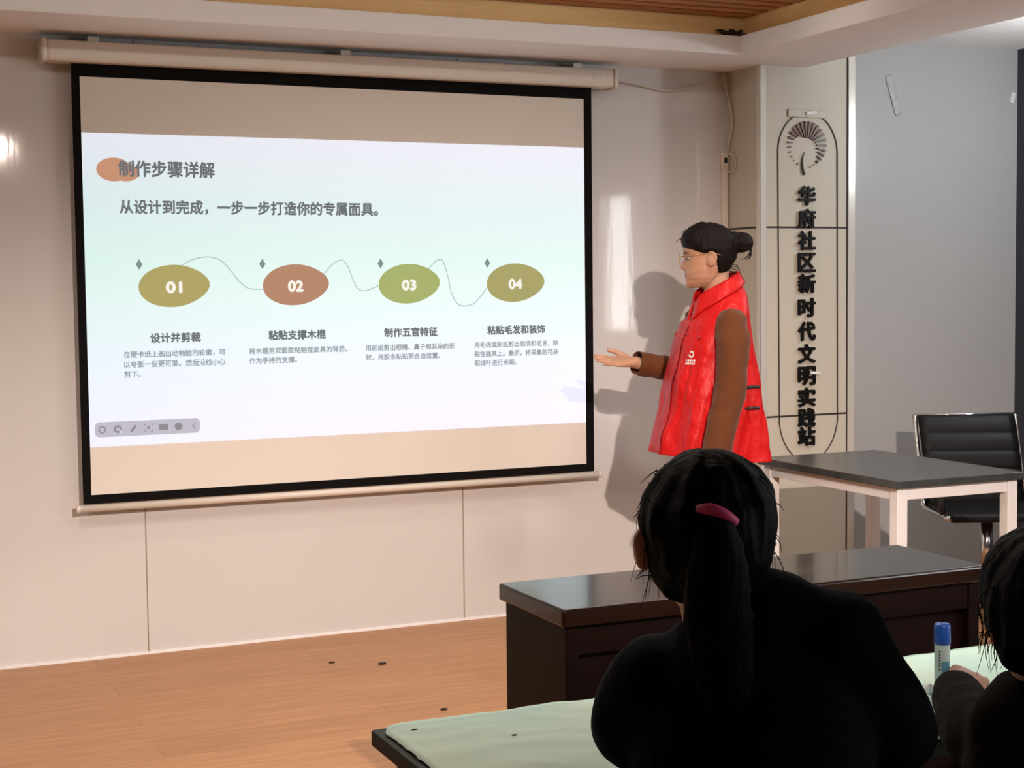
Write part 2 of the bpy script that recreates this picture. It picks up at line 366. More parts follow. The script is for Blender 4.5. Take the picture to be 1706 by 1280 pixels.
# emblem: rays in a fan and a curved stem
def ray(bm, ang, r0, r1, w0, w1, cx, cz, ex, ez):
    d = Vector((math.cos(ang), math.sin(ang))); q = Vector((-d.y, d.x))
    pts = [d*r0+q*w0, d*r1+q*w1, d*r1-q*w1, d*r0-q*w0]
    f = [bm.verts.new((cx+p.x*ex, PY-0.009, cz+p.y*ez)) for p in pts]; k = [bm.verts.new((cx+p.x*ex, PY-0.001, cz+p.y*ez)) for p in pts]
    bm.faces.new(f); bm.faces.new(k[::-1])
    for i in range(4): bm.faces.new((f[i], k[i], k[(i+1) % 4], f[(i+1) % 4]))
N = 25
for k in range(N):
    deg = -78 + 318*k/(N-1)            # from below right, over the top, round to below left
    a = R(deg); up = max(0, math.sin(R(deg*0.9+9)))
    s_ = max(0.10, min(1, (k+0.6)/6, (N-k-0.2)/11))
    r1 = 0.102; r0 = 0.102-0.050*s_-0.020*max(0, math.sin(a))*s_
    b1 = B(); ray(b1, a, r0, r1-0.012*(1-s_), 0.0012+0.0012*s_, 0.0015+0.0042*s_, 3.008, 1.966, 1.0, 1.0)
    obj('emblem_ray', loc(b1), M['maroon'] if 40 < deg < 150 else M['umber'], sign)
b = B(); tube(b, [(2.999, PY-0.004, 1.937), (2.989, PY-0.004, 1.915), (2.986, PY-0.004, 1.89), (2.989, PY-0.004, 1.862), (2.997, PY-0.004, 1.84)], [0.0015, 0.003, 0.0045, 0.006, 0.0075], 8, 4)
obj('emblem_stem', loc(b), M['stem'], sign, True)
# clear tape over the top of the arch
def wrinkle_strip(name, c, length, width, ang, y, amp, material, label, cat):
    b = B(); nx, nz = 24, 6; g = []
    for i in range(nx+1):
        row = []
        for j in range(nz+1):
            u = (i/nx-0.5)*length; v = (j/nz-0.5)*width*(1+0.25*noise.noise((i*0.4, c[0], 1)))
            X = c[0]+u*math.cos(ang)-v*math.sin(ang); Z = c[1]+u*math.sin(ang)+v*math.cos(ang)
            row.append(b.verts.new((X, y-amp*(0.6+0.5*noise.noise((i*0.5, j*0.7, c[1]*9))), Z)))
        g.append(row)
    for i in range(nx):
        for j in range(nz): b.faces.new((g[i][j], g[i+1][j], g[i+1][j+1], g[i][j+1]))
    me = solid(bm_mesh(b), 0.0006); o = link(name, me, material, None, True); tag(o, label, cat); return o
wrinkle_strip('tape_strip', (3.012, 2.100), 0.20, 0.034, 0.0, PY-0.0041, 0.0003, M['cream'], 'short strip of clear tape across the top of the arched outline on the pillar', 'tape')
wrinkle_strip('tape_strip', (3.03, 2.104), 0.055, 0.012, 0.15, PY-0.007, 0.004, M['flake'], 'small curled shiny scrap of tape at the top of the arched outline', 'tape')
wrinkle_strip('tape_strip', (3.664, 2.235), 0.185, 0.036, R(-71), -0.0012, 0.004, M['tape'], 'long wrinkled silvery tape strip stuck high on the grey wall', 'tape')
wrinkle_strip('tape_strip', (4.370, 2.252), 0.05, 0.026, R(75), -0.001, 0.004, M['flake'], 'small white scrap of tape at the far right end of the grey wall', 'tape')
wrinkle_strip('tape_strip', (3.045, 0.985), 0.05, 0.012, R(-4), PY-0.016, 0.002, M['flake'], 'small bright tape scrap on the pillar beside the lower characters', 'tape')

# ------------------------------------------------------------------ projection screen
scr = empty('projection_screen', (0, 0, 0), 'wall-mounted pull-down projection screen with black border showing a slide', 'projection screen')
b = B(); box(b, -0.118, 2.150, -0.118, -0.022, 2.191, 2.266, 0.012, 3); obj('casing', b, M['casing'], scr)
for x0, x1 in ((-0.137, -0.116), (2.148, 2.168)):
    b = B(); box(b, x0, x1, -0.123, -0.018, 2.187, 2.270, 0.008, 2); obj('end_cap', b, M['casing'], scr)
for x in (0.05, 1.0, 2.0):
    b = B(); box(b, x-0.02, x+0.02, -0.08, -0.0, 2.262, 2.290, 0.002); box(b, x-0.02, x+0.02, -0.022, 0.0, 2.20, 2.264, 0.002); obj('mounting_bracket', b, M['steel'], scr)
b = B(); box(b, 2.05, 2.12, -0.1195, -0.117, 2.222, 2.246, 0.001); box(b, 2.062, 2.075, -0.1215, -0.118, 2.226, 2.242); box(b, 2.085, 2.10, -0.1215, -0.118, 2.226, 2.242); obj('control_plate', b, M['steel'], scr)
FX0, FX1, FZ0, FZ1 = 0.0, 2.03, 0.627, 2.145
BX0, BX1, BZ0, BZ1 = -0.030, 2.066, 0.594, 2.20
YF = -0.070
b = B(); box(b, BX0, BX1, YF+0.0002, YF+0.0012, BZ0, BZ1); obj('screen_backing', b, M['fabric'], scr)
b = B(); box(b, FX0, FX1, YF-0.0004, YF+0.0001, FZ0, FZ1); obj('screen_fabric', b, M['fabric'], scr)
b = B()
box(b, BX0, FX0, YF-0.0008, YF+0.0001, BZ0, BZ1); box(b, FX1, BX1, YF-0.0008, YF+0.0001, BZ0, BZ1)
box(b, FX0, FX1, YF-0.0008, YF+0.0001, BZ0, FZ0); box(b, FX0, FX1, YF-0.0008, YF+0.0001, FZ1, BZ1)
obj('black_border', b, M['black'], scr)
b = B(); tube(b, [(-0.046, YF, 0.578), (2.088, YF, 0.578)], 0.0135, 16, 1); obj('bottom_bar', b, M['casing'], scr, True)
for x in (-0.049, 2.09):
    b = B(); tube(b, [(x-0.006, YF, 0.578), (x+0.006, YF, 0.578)], 0.0155, 16, 1, round_ends=False); obj('bar_cap', b, M['casing'], scr, True)
# a tear line in the fabric
b = B(); tube(b, [(1.84, YF-0.0006, 2.009), (1.95, YF-0.0007, 2.006), (2.028, YF-0.0007, 2.009)], 0.0022, 6, 3); obj('fabric_crease', b, M['print'], scr)
# the projected slide: light thrown on the fabric
def glow(name, c, s=1.0, base=0.10): return mat(name, (base*c[0], base*c[1], base*c[2]), 0.9, 0.05, emit=c, estr=s)
def slide_material():
    m = mat('projected_background', (0.25, 0.25, 0.25), 0.9, 0.05, emit=(1, 1, 1), estr=1.0)
    n, l, b = nodes(m); tc = n.new('ShaderNodeTexCoord'); sep = n.new('ShaderNodeSeparateXYZ'); l.new(tc.outputs['Object'], sep.inputs[0])
    rz = n.new('ShaderNodeMapRange'); rz.inputs['From Min'].default_value = 0.802; rz.inputs['From Max'].default_value = 1.945; l.new(sep.outputs['Z'], rz.inputs['Value'])
    rp = n.new('ShaderNodeValToRGB'); cr = rp.color_ramp
    stops = [(0.0, (0.71, 0.72, 0.86)), (0.22, (0.67, 0.75, 0.86)), (0.45, (0.62, 0.79, 0.79)), (0.60, (0.58, 0.79, 0.75)), (0.78, (0.61, 0.75, 0.77)), (1.0, (0.72, 0.74, 0.82))]
    while len(cr.elements) < len(stops): cr.elements.new(0.5)
    for e, (p, c) in zip(cr.elements, stops): e.position = p; e.color = (*c, 1)
    l.new(rz.outputs[0], rp.inputs['Fac'])
    rx = n.new('ShaderNodeMapRange'); rx.inputs['From Min'].default_value = 0.0; rx.inputs['From Max'].default_value = 2.03; l.new(sep.outputs['X'], rx.inputs['Value'])
    rq = n.new('ShaderNodeValToRGB'); rq.color_ramp.elements[0].color = (0.93, 0.97, 0.97, 1); rq.color_ramp.elements[1].color = (1.06, 1.03, 1.05, 1); l.new(rx.outputs[0], rq.inputs['Fac'])
    mx = n.new('ShaderNodeMix'); mx.data_type = 'RGBA'; mx.blend_type = 'MULTIPLY'; mx.inputs['Factor'].default_value = 1
    l.new(rp.outputs[0], mx.inputs['A']); l.new(rq.outputs[0], mx.inputs['B']); l.new(mx.outputs['Result'], b.inputs['Emission Color'])
    return m
SL = slide_material()
G = dict(text=glow('slide_text', (0.15, 0.16, 0.17)), body=glow('slide_body_text', (0.27, 0.30, 0.32)), ochre=glow('slide_ochre', (0.41, 0.35, 0.13)), rose=glow('slide_rose', (0.44, 0.235, 0.145)),
         green=glow('slide_green', (0.37, 0.42, 0.15)), olive=glow('slide_olive', (0.38, 0.35, 0.14)), white=glow('slide_white', (0.88, 0.85, 0.78)), salmon=glow('slide_salmon', (0.55, 0.28, 0.17)),
         line=glow('slide_line', (0.40, 0.50, 0.50)), dia=glow('slide_diamond', (0.20, 0.27, 0.27)), bar=glow('slide_bar', (0.50, 0.48, 0.55)), icon=glow('slide_icon', (0.26, 0.25, 0.28)), icon2=glow('slide_icon_lit', (0.75, 0.74, 0.80)))
slide = None
b = B(); box(b, 0.0, 2.029, YF-0.0012, YF-0.0002, 0.802, 1.945); slide = obj('projected_slide', b, SL, scr)
Y1, Y2, Y3 = YF-0.0016, YF-0.0020, YF-0.0024
def poly(name, pts, y, material, label=None):
    b = B(); b.faces.new([b.verts.new((p[0], y, p[1])) for p in pts])
    if b.faces[:] [0].normal.y > 0: pass
    b.faces.ensure_lookup_table(); b.faces[0].normal_update()
    if b.faces[0].normal.y > 0: bmesh.ops.reverse_faces(b, faces=b.faces[:])
    o = raw(name, b, material, slide)
    if label: o['label'] = label
    return o
def lemon(cx, cz, a, bb):
    p = []
    for k in range(72):
        t = 2*PI*k/72; c, s = math.cos(t), math.sin(t)
        z = bb*s*(1-0.14*max(0, c)**1.5)*(1-0.05*c); x = a*c - 0.02*a*s
        if c > 0: x = a*c**0.94 - 0.02*a*s
        p.append((cx+x, cz+z+0.006*c))
    return p
def ellipse(cx, cz, a, bb, n=40): return [(cx+a*math.cos(2*PI*k/n), cz+bb*math.sin(2*PI*k/n)) for k in range(n)]
poly('title_dot', ellipse(0.112, 1.814, 0.063, 0.043), Y1, G['salmon']); poly('title_dot', ellipse(0.155, 1.803, 0.048, 0.031), Y1-0.0001, G['salmon'])
def slide_text(s, x0, x1, z0, z1, bold, material, y=Y2): raw('slide_text', text_bm(s, x0, x1, z0, z1, y, bold, 0), material, slide)
slide_text('制作步骤详解', 0.128, 0.483, 1.788, 1.850, 0.004, G['text'], Y3)
slide_text('从设计到完成，一步一步打造你的专属面具。', 0.128, 1.125, 1.652, 1.707, 0.0035, G['text'])
for (cx, w_, c, num) in ((0.322, 0.132, 'ochre', '01'), (0.788, 0.131, 'rose', '02'), (1.251, 0.129, 'green', '03'), (1.713, 0.129, 'olive', '04')):
    poly('slide_blob', lemon(cx, 1.389, w_, 0.078), Y1, G[c])
    slide_text(num, cx-0.033, cx+0.029, 1.361, 1.406, 0.006, G['white'])
for cx in (0.194, 0.657, 1.131, 1.587):
    poly('slide_diamond', [(cx, 1.489), (cx+0.0125, 1.469), (cx, 1.449), (cx-0.0125, 1.469)], Y1, G['dia'])
def curve_line(pts):
    P, _ = smooth_path([(p[0], 0, p[1]) for p in pts], None, 6); b = B(); L = []
    for i, p in enumerate(P):
        a, c = P[max(0, i-1)], P[min(len(P)-1, i+1)]; t = (c-a).normalized(); q = Vector((-t.z, 0, t.x))*0.0019
        L.append((b.verts.new((p.x+q.x, Y1+0.0002, p.z+q.z)), b.verts.new((p.x-q.x, Y1+0.0002, p.z-q.z))))
    for u, v in zip(L, L[1:]): b.faces.new((u[0], u[1], v[1], v[0]))
    raw('slide_curve', b, G['line'], slide)
curve_line([(0.345, 1.462), (0.390, 1.485), (0.446, 1.496), (0.496, 1.483), (0.536, 1.442), (0.569, 1.401), (0.604, 1.376), (0.665, 1.373)])
curve_line([(0.890, 1.418), (0.937, 1.468), (0.974, 1.482), (0.998, 1.456), (1.016, 1.409), (1.038, 1.369), (1.075, 1.364), (1.13, 1.387)])
curve_line([(1.325, 1.440), (1.366, 1.478), (1.394, 1.478), (1.414, 1.418), (1.431, 1.346), (1.462, 1.302), (1.514, 1.301), (1.554, 1.332), (1.590, 1.378)])
for s, x0, x1 in (('设计并剪裁', 0.227, 0.416), ('粘贴支撑木棍', 0.674, 0.903), ('制作五官特征', 1.141, 1.367), ('粘贴毛发和装饰', 1.583, 1.843)):
    slide_text(s, x0, x1, 1.178, 1.216, 0.003, G['text'])
CW = 0.0262
for x0, rows in ((0.129, ('在硬卡纸上画出动物脸的轮廓，可', '以夸张一些更可爱。然后沿线小心', '剪下。')), (0.598, ('将木棍用双面胶粘贴在面具的背后，', '作为手持的支撑。')),
                 (1.063, ('用彩纸剪出眼睛、鼻子和耳朵的形', '状，用胶水粘贴到合适位置。')), (1.525, ('用毛线或彩纸剪出胡须和毛发，粘', '贴在面具上。最后，将采集的花朵', '和绿叶进行点缀。'))):
    for k, s in enumerate(rows):
        zc = 1.138-0.0365*k; n_ = len(s) - (0.6 if s[-1] in '。，' else 0.05)
        slide_text(s, x0, x0+CW*n_*0.965, zc-0.0125, zc+0.0125, 0.0012, G['body'])
def rrect(x0, x1, z0, z1, r):
    p = []
    for cx, cz, a0 in ((x1-r, z1-r, 0), (x0+r, z1-r, 90), (x0+r, z0+r, 180), (x1-r, z0+r, 270)):
        p += [(cx+r*math.cos(R(a0+k*15)), cz+r*math.sin(R(a0+k*15))) for k in range(7)]
    return p
poly('slide_toolbar', rrect(0.018, 0.405, 0.838, 0.893, 0.018), Y1, G['bar'])
zc = 0.865
def ringb(cx, r0, r1):
    b = B(); L = [(b.verts.new((cx+r0*math.cos(2*PI*k/24), Y2, zc+r0*math.sin(2*PI*k/24))), b.verts.new((cx+r1*math.cos(2*PI*k/24), Y2, zc+r1*math.sin(2*PI*k/24)))) for k in range(24)]
    for k in range(24): u, v = L[k], L[(k+1) % 24]; b.faces.new((u[0], v[0], v[1], u[1]))
    raw('toolbar_icon', b, G['icon'], slide)
ringb(0.045, 0.009, 0.014); ringb(0.101, 0.007, 0.0145)
poly('toolbar_icon', [(0.106, zc-0.002), (0.118, zc-0.012), (0.111, zc-0.013), (0.107, zc-0.018)], Y3, G['icon2'])
poly('toolbar_icon', [(0.147, zc-0.013), (0.152, zc-0.014), (0.171, zc+0.009), (0.164, zc+0.013), (0.146, zc-0.006)], Y2, G['icon'])
b = B()
for sx in (-1, 1):
    for sz in (-1, 1):
        cx = 0.213
        for pts in ([(cx+sx*0.015, zc+sz*0.015), (cx+sx*0.007, zc+sz*0.015), (cx+sx*0.007, zc+sz*0.0125), (cx+sx*0.015, zc+sz*0.0125)], [(cx+sx*0.015, zc+sz*0.0125), (cx+sx*0.0125, zc+sz*0.0125), (cx+sx*0.0125, zc+sz*0.006), (cx+sx*0.015, zc+sz*0.006)]):
            b.faces.new([b.verts.new((p[0], Y2, p[1])) for p in pts])
b.faces.new([b.verts.new((p[0], Y2, p[1])) for p in ellipse(0.213, zc, 0.006, 0.006, 16)])
raw('toolbar_icon', b, G['icon'], slide)
poly('toolbar_icon', rrect(0.251, 0.285, zc-0.011, zc+0.011, 0.003), Y2, G['icon'])
poly('toolbar_icon', ellipse(0.324, zc, 0.0145, 0.0145), Y2, G['icon'])
poly('toolbar_icon', [(0.391, zc+0.011), (0.386, zc+0.011), (0.375, zc), (0.386, zc-0.011), (0.391, zc-0.011), (0.380, zc)], Y2, G['icon'])

# ------------------------------------------------------------------ cables in the corner
b = B(); tube(b, [(2.168, -0.055, 2.236), (2.226, -0.02, 2.233), (2.321, -0.014, 2.221), (2.423, -0.012, 2.206), (2.48, -0.012, 2.206), (2.571, -0.014, 2.226), (2.66, -0.014, 2.249), (2.737, -0.016, 2.272)], 0.0042, 8, 5)
tag(obj('power_cord', b, M['cable'], None, True), 'pale cord sagging from the screen casing to the wall corner', 'cord')
b = B(); tube(b, [(2.730, -0.012, 2.275), (2.737, -0.02, 2.285), (2.748, -0.02, 2.280), (2.752, -0.02, 2.25), (2.770-0.012, -0.03, 2.16), (2.762, -0.045, 2.07), (2.757, -0.03, 2.0), (2.756, -0.022, 1.945)], 0.004, 8, 5)
tube(b, [(2.737, -0.016, 2.272), (2.744, -0.03, 2.22), (2.755, -0.05, 2.14), (2.758, -0.055, 2.06), (2.756, -0.03, 1.98), (2.752, -0.022, 1.945)], 0.004, 8, 5)
tube(b, [(2.757, -0.02, 1.943), (2.763, -0.05, 1.935), (2.764, -0.075, 1.90), (2.762, -0.06, 1.865), (2.757, -0.03, 1.862), (2.754, -0.018, 1.872)], 0.004, 8, 5)
tag(obj('power_cord', b, M['cable'], None, True), 'doubled pale cord hanging down the corner into the small switch box', 'cord')
sw = empty('switch_box', (2.748, 0, 1.873), 'small pale switch box with a dark rocker on the corner trunking', 'switch')
b = B(); box(b, -0.016, 0.016, -0.020, 0.0, 0, 0.074, 0.004); obj('box_body', b, M['casing'], sw)
b = B(); box(b, -0.007, 0.008, -0.0225, -0.0195, 0.030, 0.052, 0.001); obj('rocker', b, M['darkplastic'], sw)
b = B(); box(b, 2.736, 2.762, -0.016, 0.0, 0.0, 1.873, 0.003)
tag(obj('cable_trunking', b, M['casing'], None), 'narrow pale vertical cable trunking in the corner left of the pillar', 'trunking')
b = B()
for k in range(26):
    a = Vector((random.uniform(2.47, 2.56), random.uniform(-0.46, -0.43), 2.374+random.uniform(0, 0.008)))
    d = Vector((random.uniform(-0.05, 0.05), random.uniform(-0.012, 0.012), random.uniform(0, 0.018)))
    tube(b, [a, a+d*0.5+Vector((0, 0, 0.006)), a+d], 0.0035, 5, 2)
ball(b, (2.53, -0.442, 2.381), 0.016, (1.6, 1, 0.7))
tag(obj('debris_tuft', b, M['debris']), 'dark brown tuft of debris in the corner of the ceiling ledge', 'debris')

# lamps out of frame that light the room
def disc_lamp(name, at, r, lensm, label, depth=0.03, aim=None, group=None):
    e = empty(name, at, label, 'lamp', group=group)
    if aim: e.rotation_euler = (Vector(aim)-Vector(at)).to_track_quat('-Z', 'Y').to_euler()
    b = B(); n = 28
    prof = [(r*0.98, 0.004), (r*1.12, -0.004), (r*1.15, 0.01), (r*1.1, depth)]
    ring_loft(b, [[(q*math.cos(2*PI*k/n), q*math.sin(2*PI*k/n), z) for k in range(n)] for q, z in prof], True, False)
    b.faces.new([b.verts.new((r*1.1*math.cos(2*PI*k/n), r*1.1*math.sin(2*PI*k/n), depth)) for k in range(n)])
    obj('housing', b, M['darkplastic'], e)
    b = B(); b.faces.new([b.verts.new((r*math.cos(2*PI*k/n), r*math.sin(2*PI*k/n), 0.003)) for k in range(n)][::-1]); obj('lamp_lens', b, lensm, e)
    return e
sp = disc_lamp('ceiling_spotlight', (SPOT_AT[0], SPOT_AT[1]-0.06, SPOT_AT[2]+0.0), 0.044, M['lamp_warm'], 'warm ceiling spotlight aimed at the front wall', 0.12, (1.0, 0, 1.6))
cl = empty('pendant_lamp', (COOL_AT[0], COOL_AT[1], 2.482), 'cool white globe pendant hanging over the right side of the room', 'lamp')
b = B(); cyl(b, (0, 0, -0.012), 0.05, 0.024, 24); obj('ceiling_rose', b, M['whitemetal'], cl)
b = B(); tube(b, [(0, 0, -0.02), (0, 0, -0.33)], 0.005, 8, 1); obj('stem', b, M['whitemetal'], cl, True)
b = B(); ball(b, (0, 0, -0.42), 0.10, (1, 1, 1), None, 28); obj('globe', b, M['lamp_globe'], cl, True)
disc_lamp('ceiling_downlight', (3.94, -2.39, 2.462), 0.06, M['lamp_cool'], 'small white downlight further back in the right-hand ceiling', 0.02)
ll = empty('linear_lamp', (0.75, -1.15, 2.447), 'long slim warm white linear lamp mounted under the ceiling slats', 'lamp')  # added lamp that brightens the ceiling fascia and timber lining
b = B(); box(b, -1.65, 1.65, -0.022, 0.022, -0.012, 0.0, 0.002); obj('housing', b, M['whitemetal'], ll)
b = B(); n = 10; ring_loft(b, [[(x, 0.017*math.cos(PI*k/n), -0.012-0.017*math.sin(PI*k/n)) for k in range(n+1)] for x in (-1.64, 1.64)]); obj('diffuser', b, M['lamp_linear'], ll, True)
for i, (x, y, z) in enumerate(WARM_AT):
    disc_lamp('ceiling_downlight', (x, y, 2.432), 0.055, M['lamp_soft'], 'warm recessed downlight among the ceiling slats', 0.04, group='warm downlights in the slat ceiling')

# ------------------------------------------------------------------ tables and chair
dz = 0.72
dk = empty('desk', (0.464, -2.728, 0), 'long dark mahogany desk with glossy top standing before the screen', 'desk')
L_, D_ = 1.085, -0.324
b = B(); box(b, 0, L_, D_, 0, dz-0.038, dz, 0.006, 3); obj('desk_top', b, M['desk'], dk)
for x in (0.012, L_-0.042):
    b = B(); box(b, x, x+0.030, D_+0.012, -0.012, 0, dz-0.0382, 0.003); obj('side_panel', b, M['deskside'], dk)
b = B(); box(b, 0.042, L_-0.042, D_+0.016, D_+0.034, dz-0.10, dz-0.0385, 0.002); obj('front_rail', b, M['deskside'], dk)
b = B(); box(b, 0.042, L_-0.042, D_+0.036, D_+0.052, 0.06, dz-0.0385, 0.002); obj('modesty_panel', b, M['deskside'], dk)

tz = 0.72
wt = empty('table', (2.32, -1.745, 0), 'white-legged table with charcoal top beside the pillar', 'table')
TW, TD = 0.545, 0.825
b = B(); box(b, 0, TW, 0, TD, tz-0.026, tz, 0.003); obj('table_top', b, M['laminate'], wt)
lw = 0.042; i0 = 0.018
for x in (i0, TW-i0-lw):
    for y in (i0, TD-i0-lw):
        b = B(); box(b, x, x+lw, y, y+lw, 0, tz-0.0262, 0.003); obj('leg', b, M['whitemetal'], wt)
b = B()
for y in (i0+0.004, TD-i0-lw+0.004):
    b = B(); box(b, i0+lw, TW-i0-lw, y, y+0.03, tz-0.068, tz-0.0262, 0.002); obj('apron', b, M['whitemetal'], wt)
for x in (i0+0.004, TW-i0-lw+0.004):
    b = B(); box(b, x, x+0.03, i0+lw, TD-i0-lw, tz-0.068, tz-0.0262, 0.002); obj('apron', b, M['whitemetal'], wt)

# low work table under mint paper
pz = 0.70
pt = empty('table', (-0.13, -3.60, 0), 'dark-edged work table covered with mint green paper in the foreground', 'table')
PL, PD = 1.50, -0.43
b = B(); box(b, 0, PL, PD, 0, pz-0.028, pz-0.0022, 0.004); obj('table_top', b, M['tabletop'], pt)
for x in (0.03, PL-0.07):
    for y in (PD+0.03, -0.07):
        b = B(); box(b, x, x+0.04, y, y+0.04, 0, pz-0.0282, 0.003); obj('leg', b, M['darkplastic'], pt)
b = B(); nx, ny = 110, 36; g = []
for i in range(nx+1):
    row = []
    for j in range(ny+1):
        x = 0.011 + (PL-0.02)*i/nx; y = -0.001 + (PD+0.004)*j/ny
        e = max(0, 1-i/2.0)
        x += e*(0.004*noise.noise((0, j*0.9, 3)))
        if i + j < 3: x += 0.004*(3-i-j); y -= 0.002*(3-i-j)
        z = 0.0016 + 0.0032*max(0, noise.noise((x*7, y*17, 0.3))) + 0.0034*max(0, 0.35-abs(noise.noise((x*9+y*4, y*26, 2.3))))*2
        row.append(b.verts.new((x, y, z)))
    g.append(row)
for i in range(nx):
    for j in range(ny): b.faces.new((g[i][j], g[i+1][j], g[i+1][j+1], g[i][j+1]))
pp = link('paper_cover', solid(bm_mesh(b), 0.0004, 0, 1.0), M['paper'], None, True); pp.location = (-0.13, -3.60, pz-0.0022)
tag(pp, 'wrinkled mint green paper sheet spread over the foreground work table', 'paper')
for (x, y, rr, lab) in ((-0.075, -3.645, 0.004, 'tiny dark crumb near the torn corner of the mint paper'), (0.05, -3.735, 0.003, 'tiny dark crumb further in on the mint paper')):
    b = B(); ball(b, (x, y, pz+0.001), rr, (1.6, 0.8, 0.6), None, 10); tag(obj('crumb', b, M['debris'], None, True), lab, 'crumb')
for (x, y, rr, lab) in ((0.786, -0.448, 0.008, 'small dark leaf bit on the timber floor, the left of the pair'), (0.946, -0.548, 0.011, 'larger dark leaf bit on the timber floor, the right of the pair'), (0.925, -1.214, 0.009, 'brown leaf bit on the floor just above the mint paper edge')):
    b = B(); ball(b, (x, y, 0.003), rr, (1.5, 0.9, 0.35), None, 10)
    for v in b.verts: v.co += Vector((0.002*noise.noise(v.co*300), 0.002*noise.noise(v.co*300+Vector((5, 0, 0))), 0))
    tag(obj('leaf_bit', b, M['debris'], None, True), lab, 'debris')

# glue stick and its neighbour on the table
gx, gy = 0.752, -3.852
gl = empty('glue_stick', (gx, gy, pz+0.0035), 'upright glue stick with blue cap and pale tube on the paper-covered table', 'glue stick')
b = B(); cyl(b, (0, 0, 0.043), 0.0122, 0.086, 28); obj('tube', b, M['gluebody'], gl, False)
b = B(); n = 28
ring_loft(b, [[(q*math.cos(2*PI*k/n), q*math.sin(2*PI*k/n), z) for k in range(n)] for q, z in ((0.0128, 0.086), (0.0131, 0.089), (0.0128, 0.116), (0.0115, 0.119), (0.006, 0.1195))]); obj('cap', b, M['gluecap'], gl, True)
b = B(); cyl(b, (0, 0, 0.006), 0.0131, 0.012, 28); obj('twist_base', b, M['gluebody'], gl)
b = B()
for k in range(10):
    a0, a1 = R(225+k*7), R(225+(k+1)*7); rr = 0.01232
    b.faces.new([b.verts.new((rr*math.cos(a), rr*math.sin(a), z)) for a, z in ((a0, 0.022), (a1, 0.022), (a1, 0.060), (a0, 0.060))])
obj('label_patch', b, M['gluelabel'], gl)
b = B()
for k in range(7):
    a0, a1 = R(206), R(219); rr = 0.01234; z = 0.045+k*0.0048
    b.faces.new([b.verts.new((rr*math.cos(a), rr*math.sin(a), zz)) for a, zz in ((a0, z), (a1, z), (a1, z+0.0032), (a0, z+0.0032))])
obj('print_mark', b, M['darkplastic'], gl)
b = B(); n = 16; ring_loft(b, [[(q*math.cos(2*PI*k/n), q*math.sin(2*PI*k/n), z) for k in range(n)] for q, z in ((0.006, 0), (0.008, 0.004), (0.007, 0.012), (0.004, 0.016))])
o = obj('small_cap', b, M['flake'], None, True); o.location = (0.748, -3.825, pz+0.003); tag(o, 'tiny white cap standing behind the glue stick', 'cap')

# ribbed conference chair behind the white-legged table
ch = empty('office_chair', (3.53, -0.80, 0), 'black ribbed conference chair with chrome side frame behind the table', 'chair', R(-24)); ch.scale = (0.89, 0.89, 0.915)
def back_pt(u, t):   # u across -0.25..0.25, t up the back 0..1
    z = 0.46+0.40*t; y = 0.20+0.16*t+0.03*math.sin(t*PI)*-1
    return Vector((u, y, z))
b = B(); nu, nt = 12, 40; g = []
for j in range(nt+1):
    t = j/nt; rib = 0.010*abs(math.sin(t*PI*5))**0.5
    g.append([b.verts.new(back_pt((i/nu-0.5)*0.47, t)+Vector((0, -rib, 0))) for i in range(nu+1)])
for j in range(nt):
    for i in range(nu): b.faces.new((g[j][i], g[j][i+1], g[j+1][i+1], g[j+1][i]))
link('backrest', solid(bm_mesh(b), 0.014), M['mesh'], ch, True)
b = B(); box(b, -0.235, 0.235, -0.24, 0.22, 0.435, 0.475, 0.015, 3); obj('seat', b, M['mesh'], ch)
for s_ in (-1, 1):
    b = B(); x = s_*0.247
    tube(b, [(x, -0.24, 0.455), (x, 0.10, 0.45), (x, 0.19, 0.47), (x, 0.245, 0.60), (x, 0.31, 0.75), (x, 0.358, 0.868)], 0.012, 10, 5); obj('side_frame', b, M['chrome'], ch, True)
    b = B(); tube(b, [(x*1.08, 0.20, 0.62), (x*1.14, 0.10, 0.645), (x*1.14, -0.12, 0.645), (x*1.12, -0.20, 0.60), (x*1.05, -0.18, 0.47)], 0.014, 10, 5); obj('armrest', b, M['darkplastic'], ch, True)
b = B(); tube(b, [(-0.247, 0.358, 0.866), (0.247, 0.358, 0.866)], 0.010, 10, 1); obj('top_rail', b, M['chrome'], ch, True)
b = B(); cyl(b, (0, 0, 0.28), 0.028, 0.32, 20); cyl(b, (0, 0, 0.11), 0.038, 0.06, 20); obj('gas_column', b, M['chrome'], ch, True)
for k in range(5):
    a = R(72*k+18); d = Vector((math.cos(a), math.sin(a), 0))
    b = B(); tube(b, [d*0.02+Vector((0, 0, 0.105)), d*0.15+Vector((0, 0, 0.09)), d*0.28+Vector((0, 0, 0.07))], [0.026, 0.02, 0.016], 8, 3); lg = obj('leg', b, M['chrome'], ch, True)
    b = B(); c = d*0.28+Vector((0, 0, 0.028)); q = Vector((-d.y, d.x, 0)); tube(b, [c-q*0.02, c+q*0.02], 0.028, 14, 1); tube(b, [c, c+Vector((0, 0, 0.04))], 0.008, 8, 1); obj('caster', b, M['darkplastic'], lg, True)

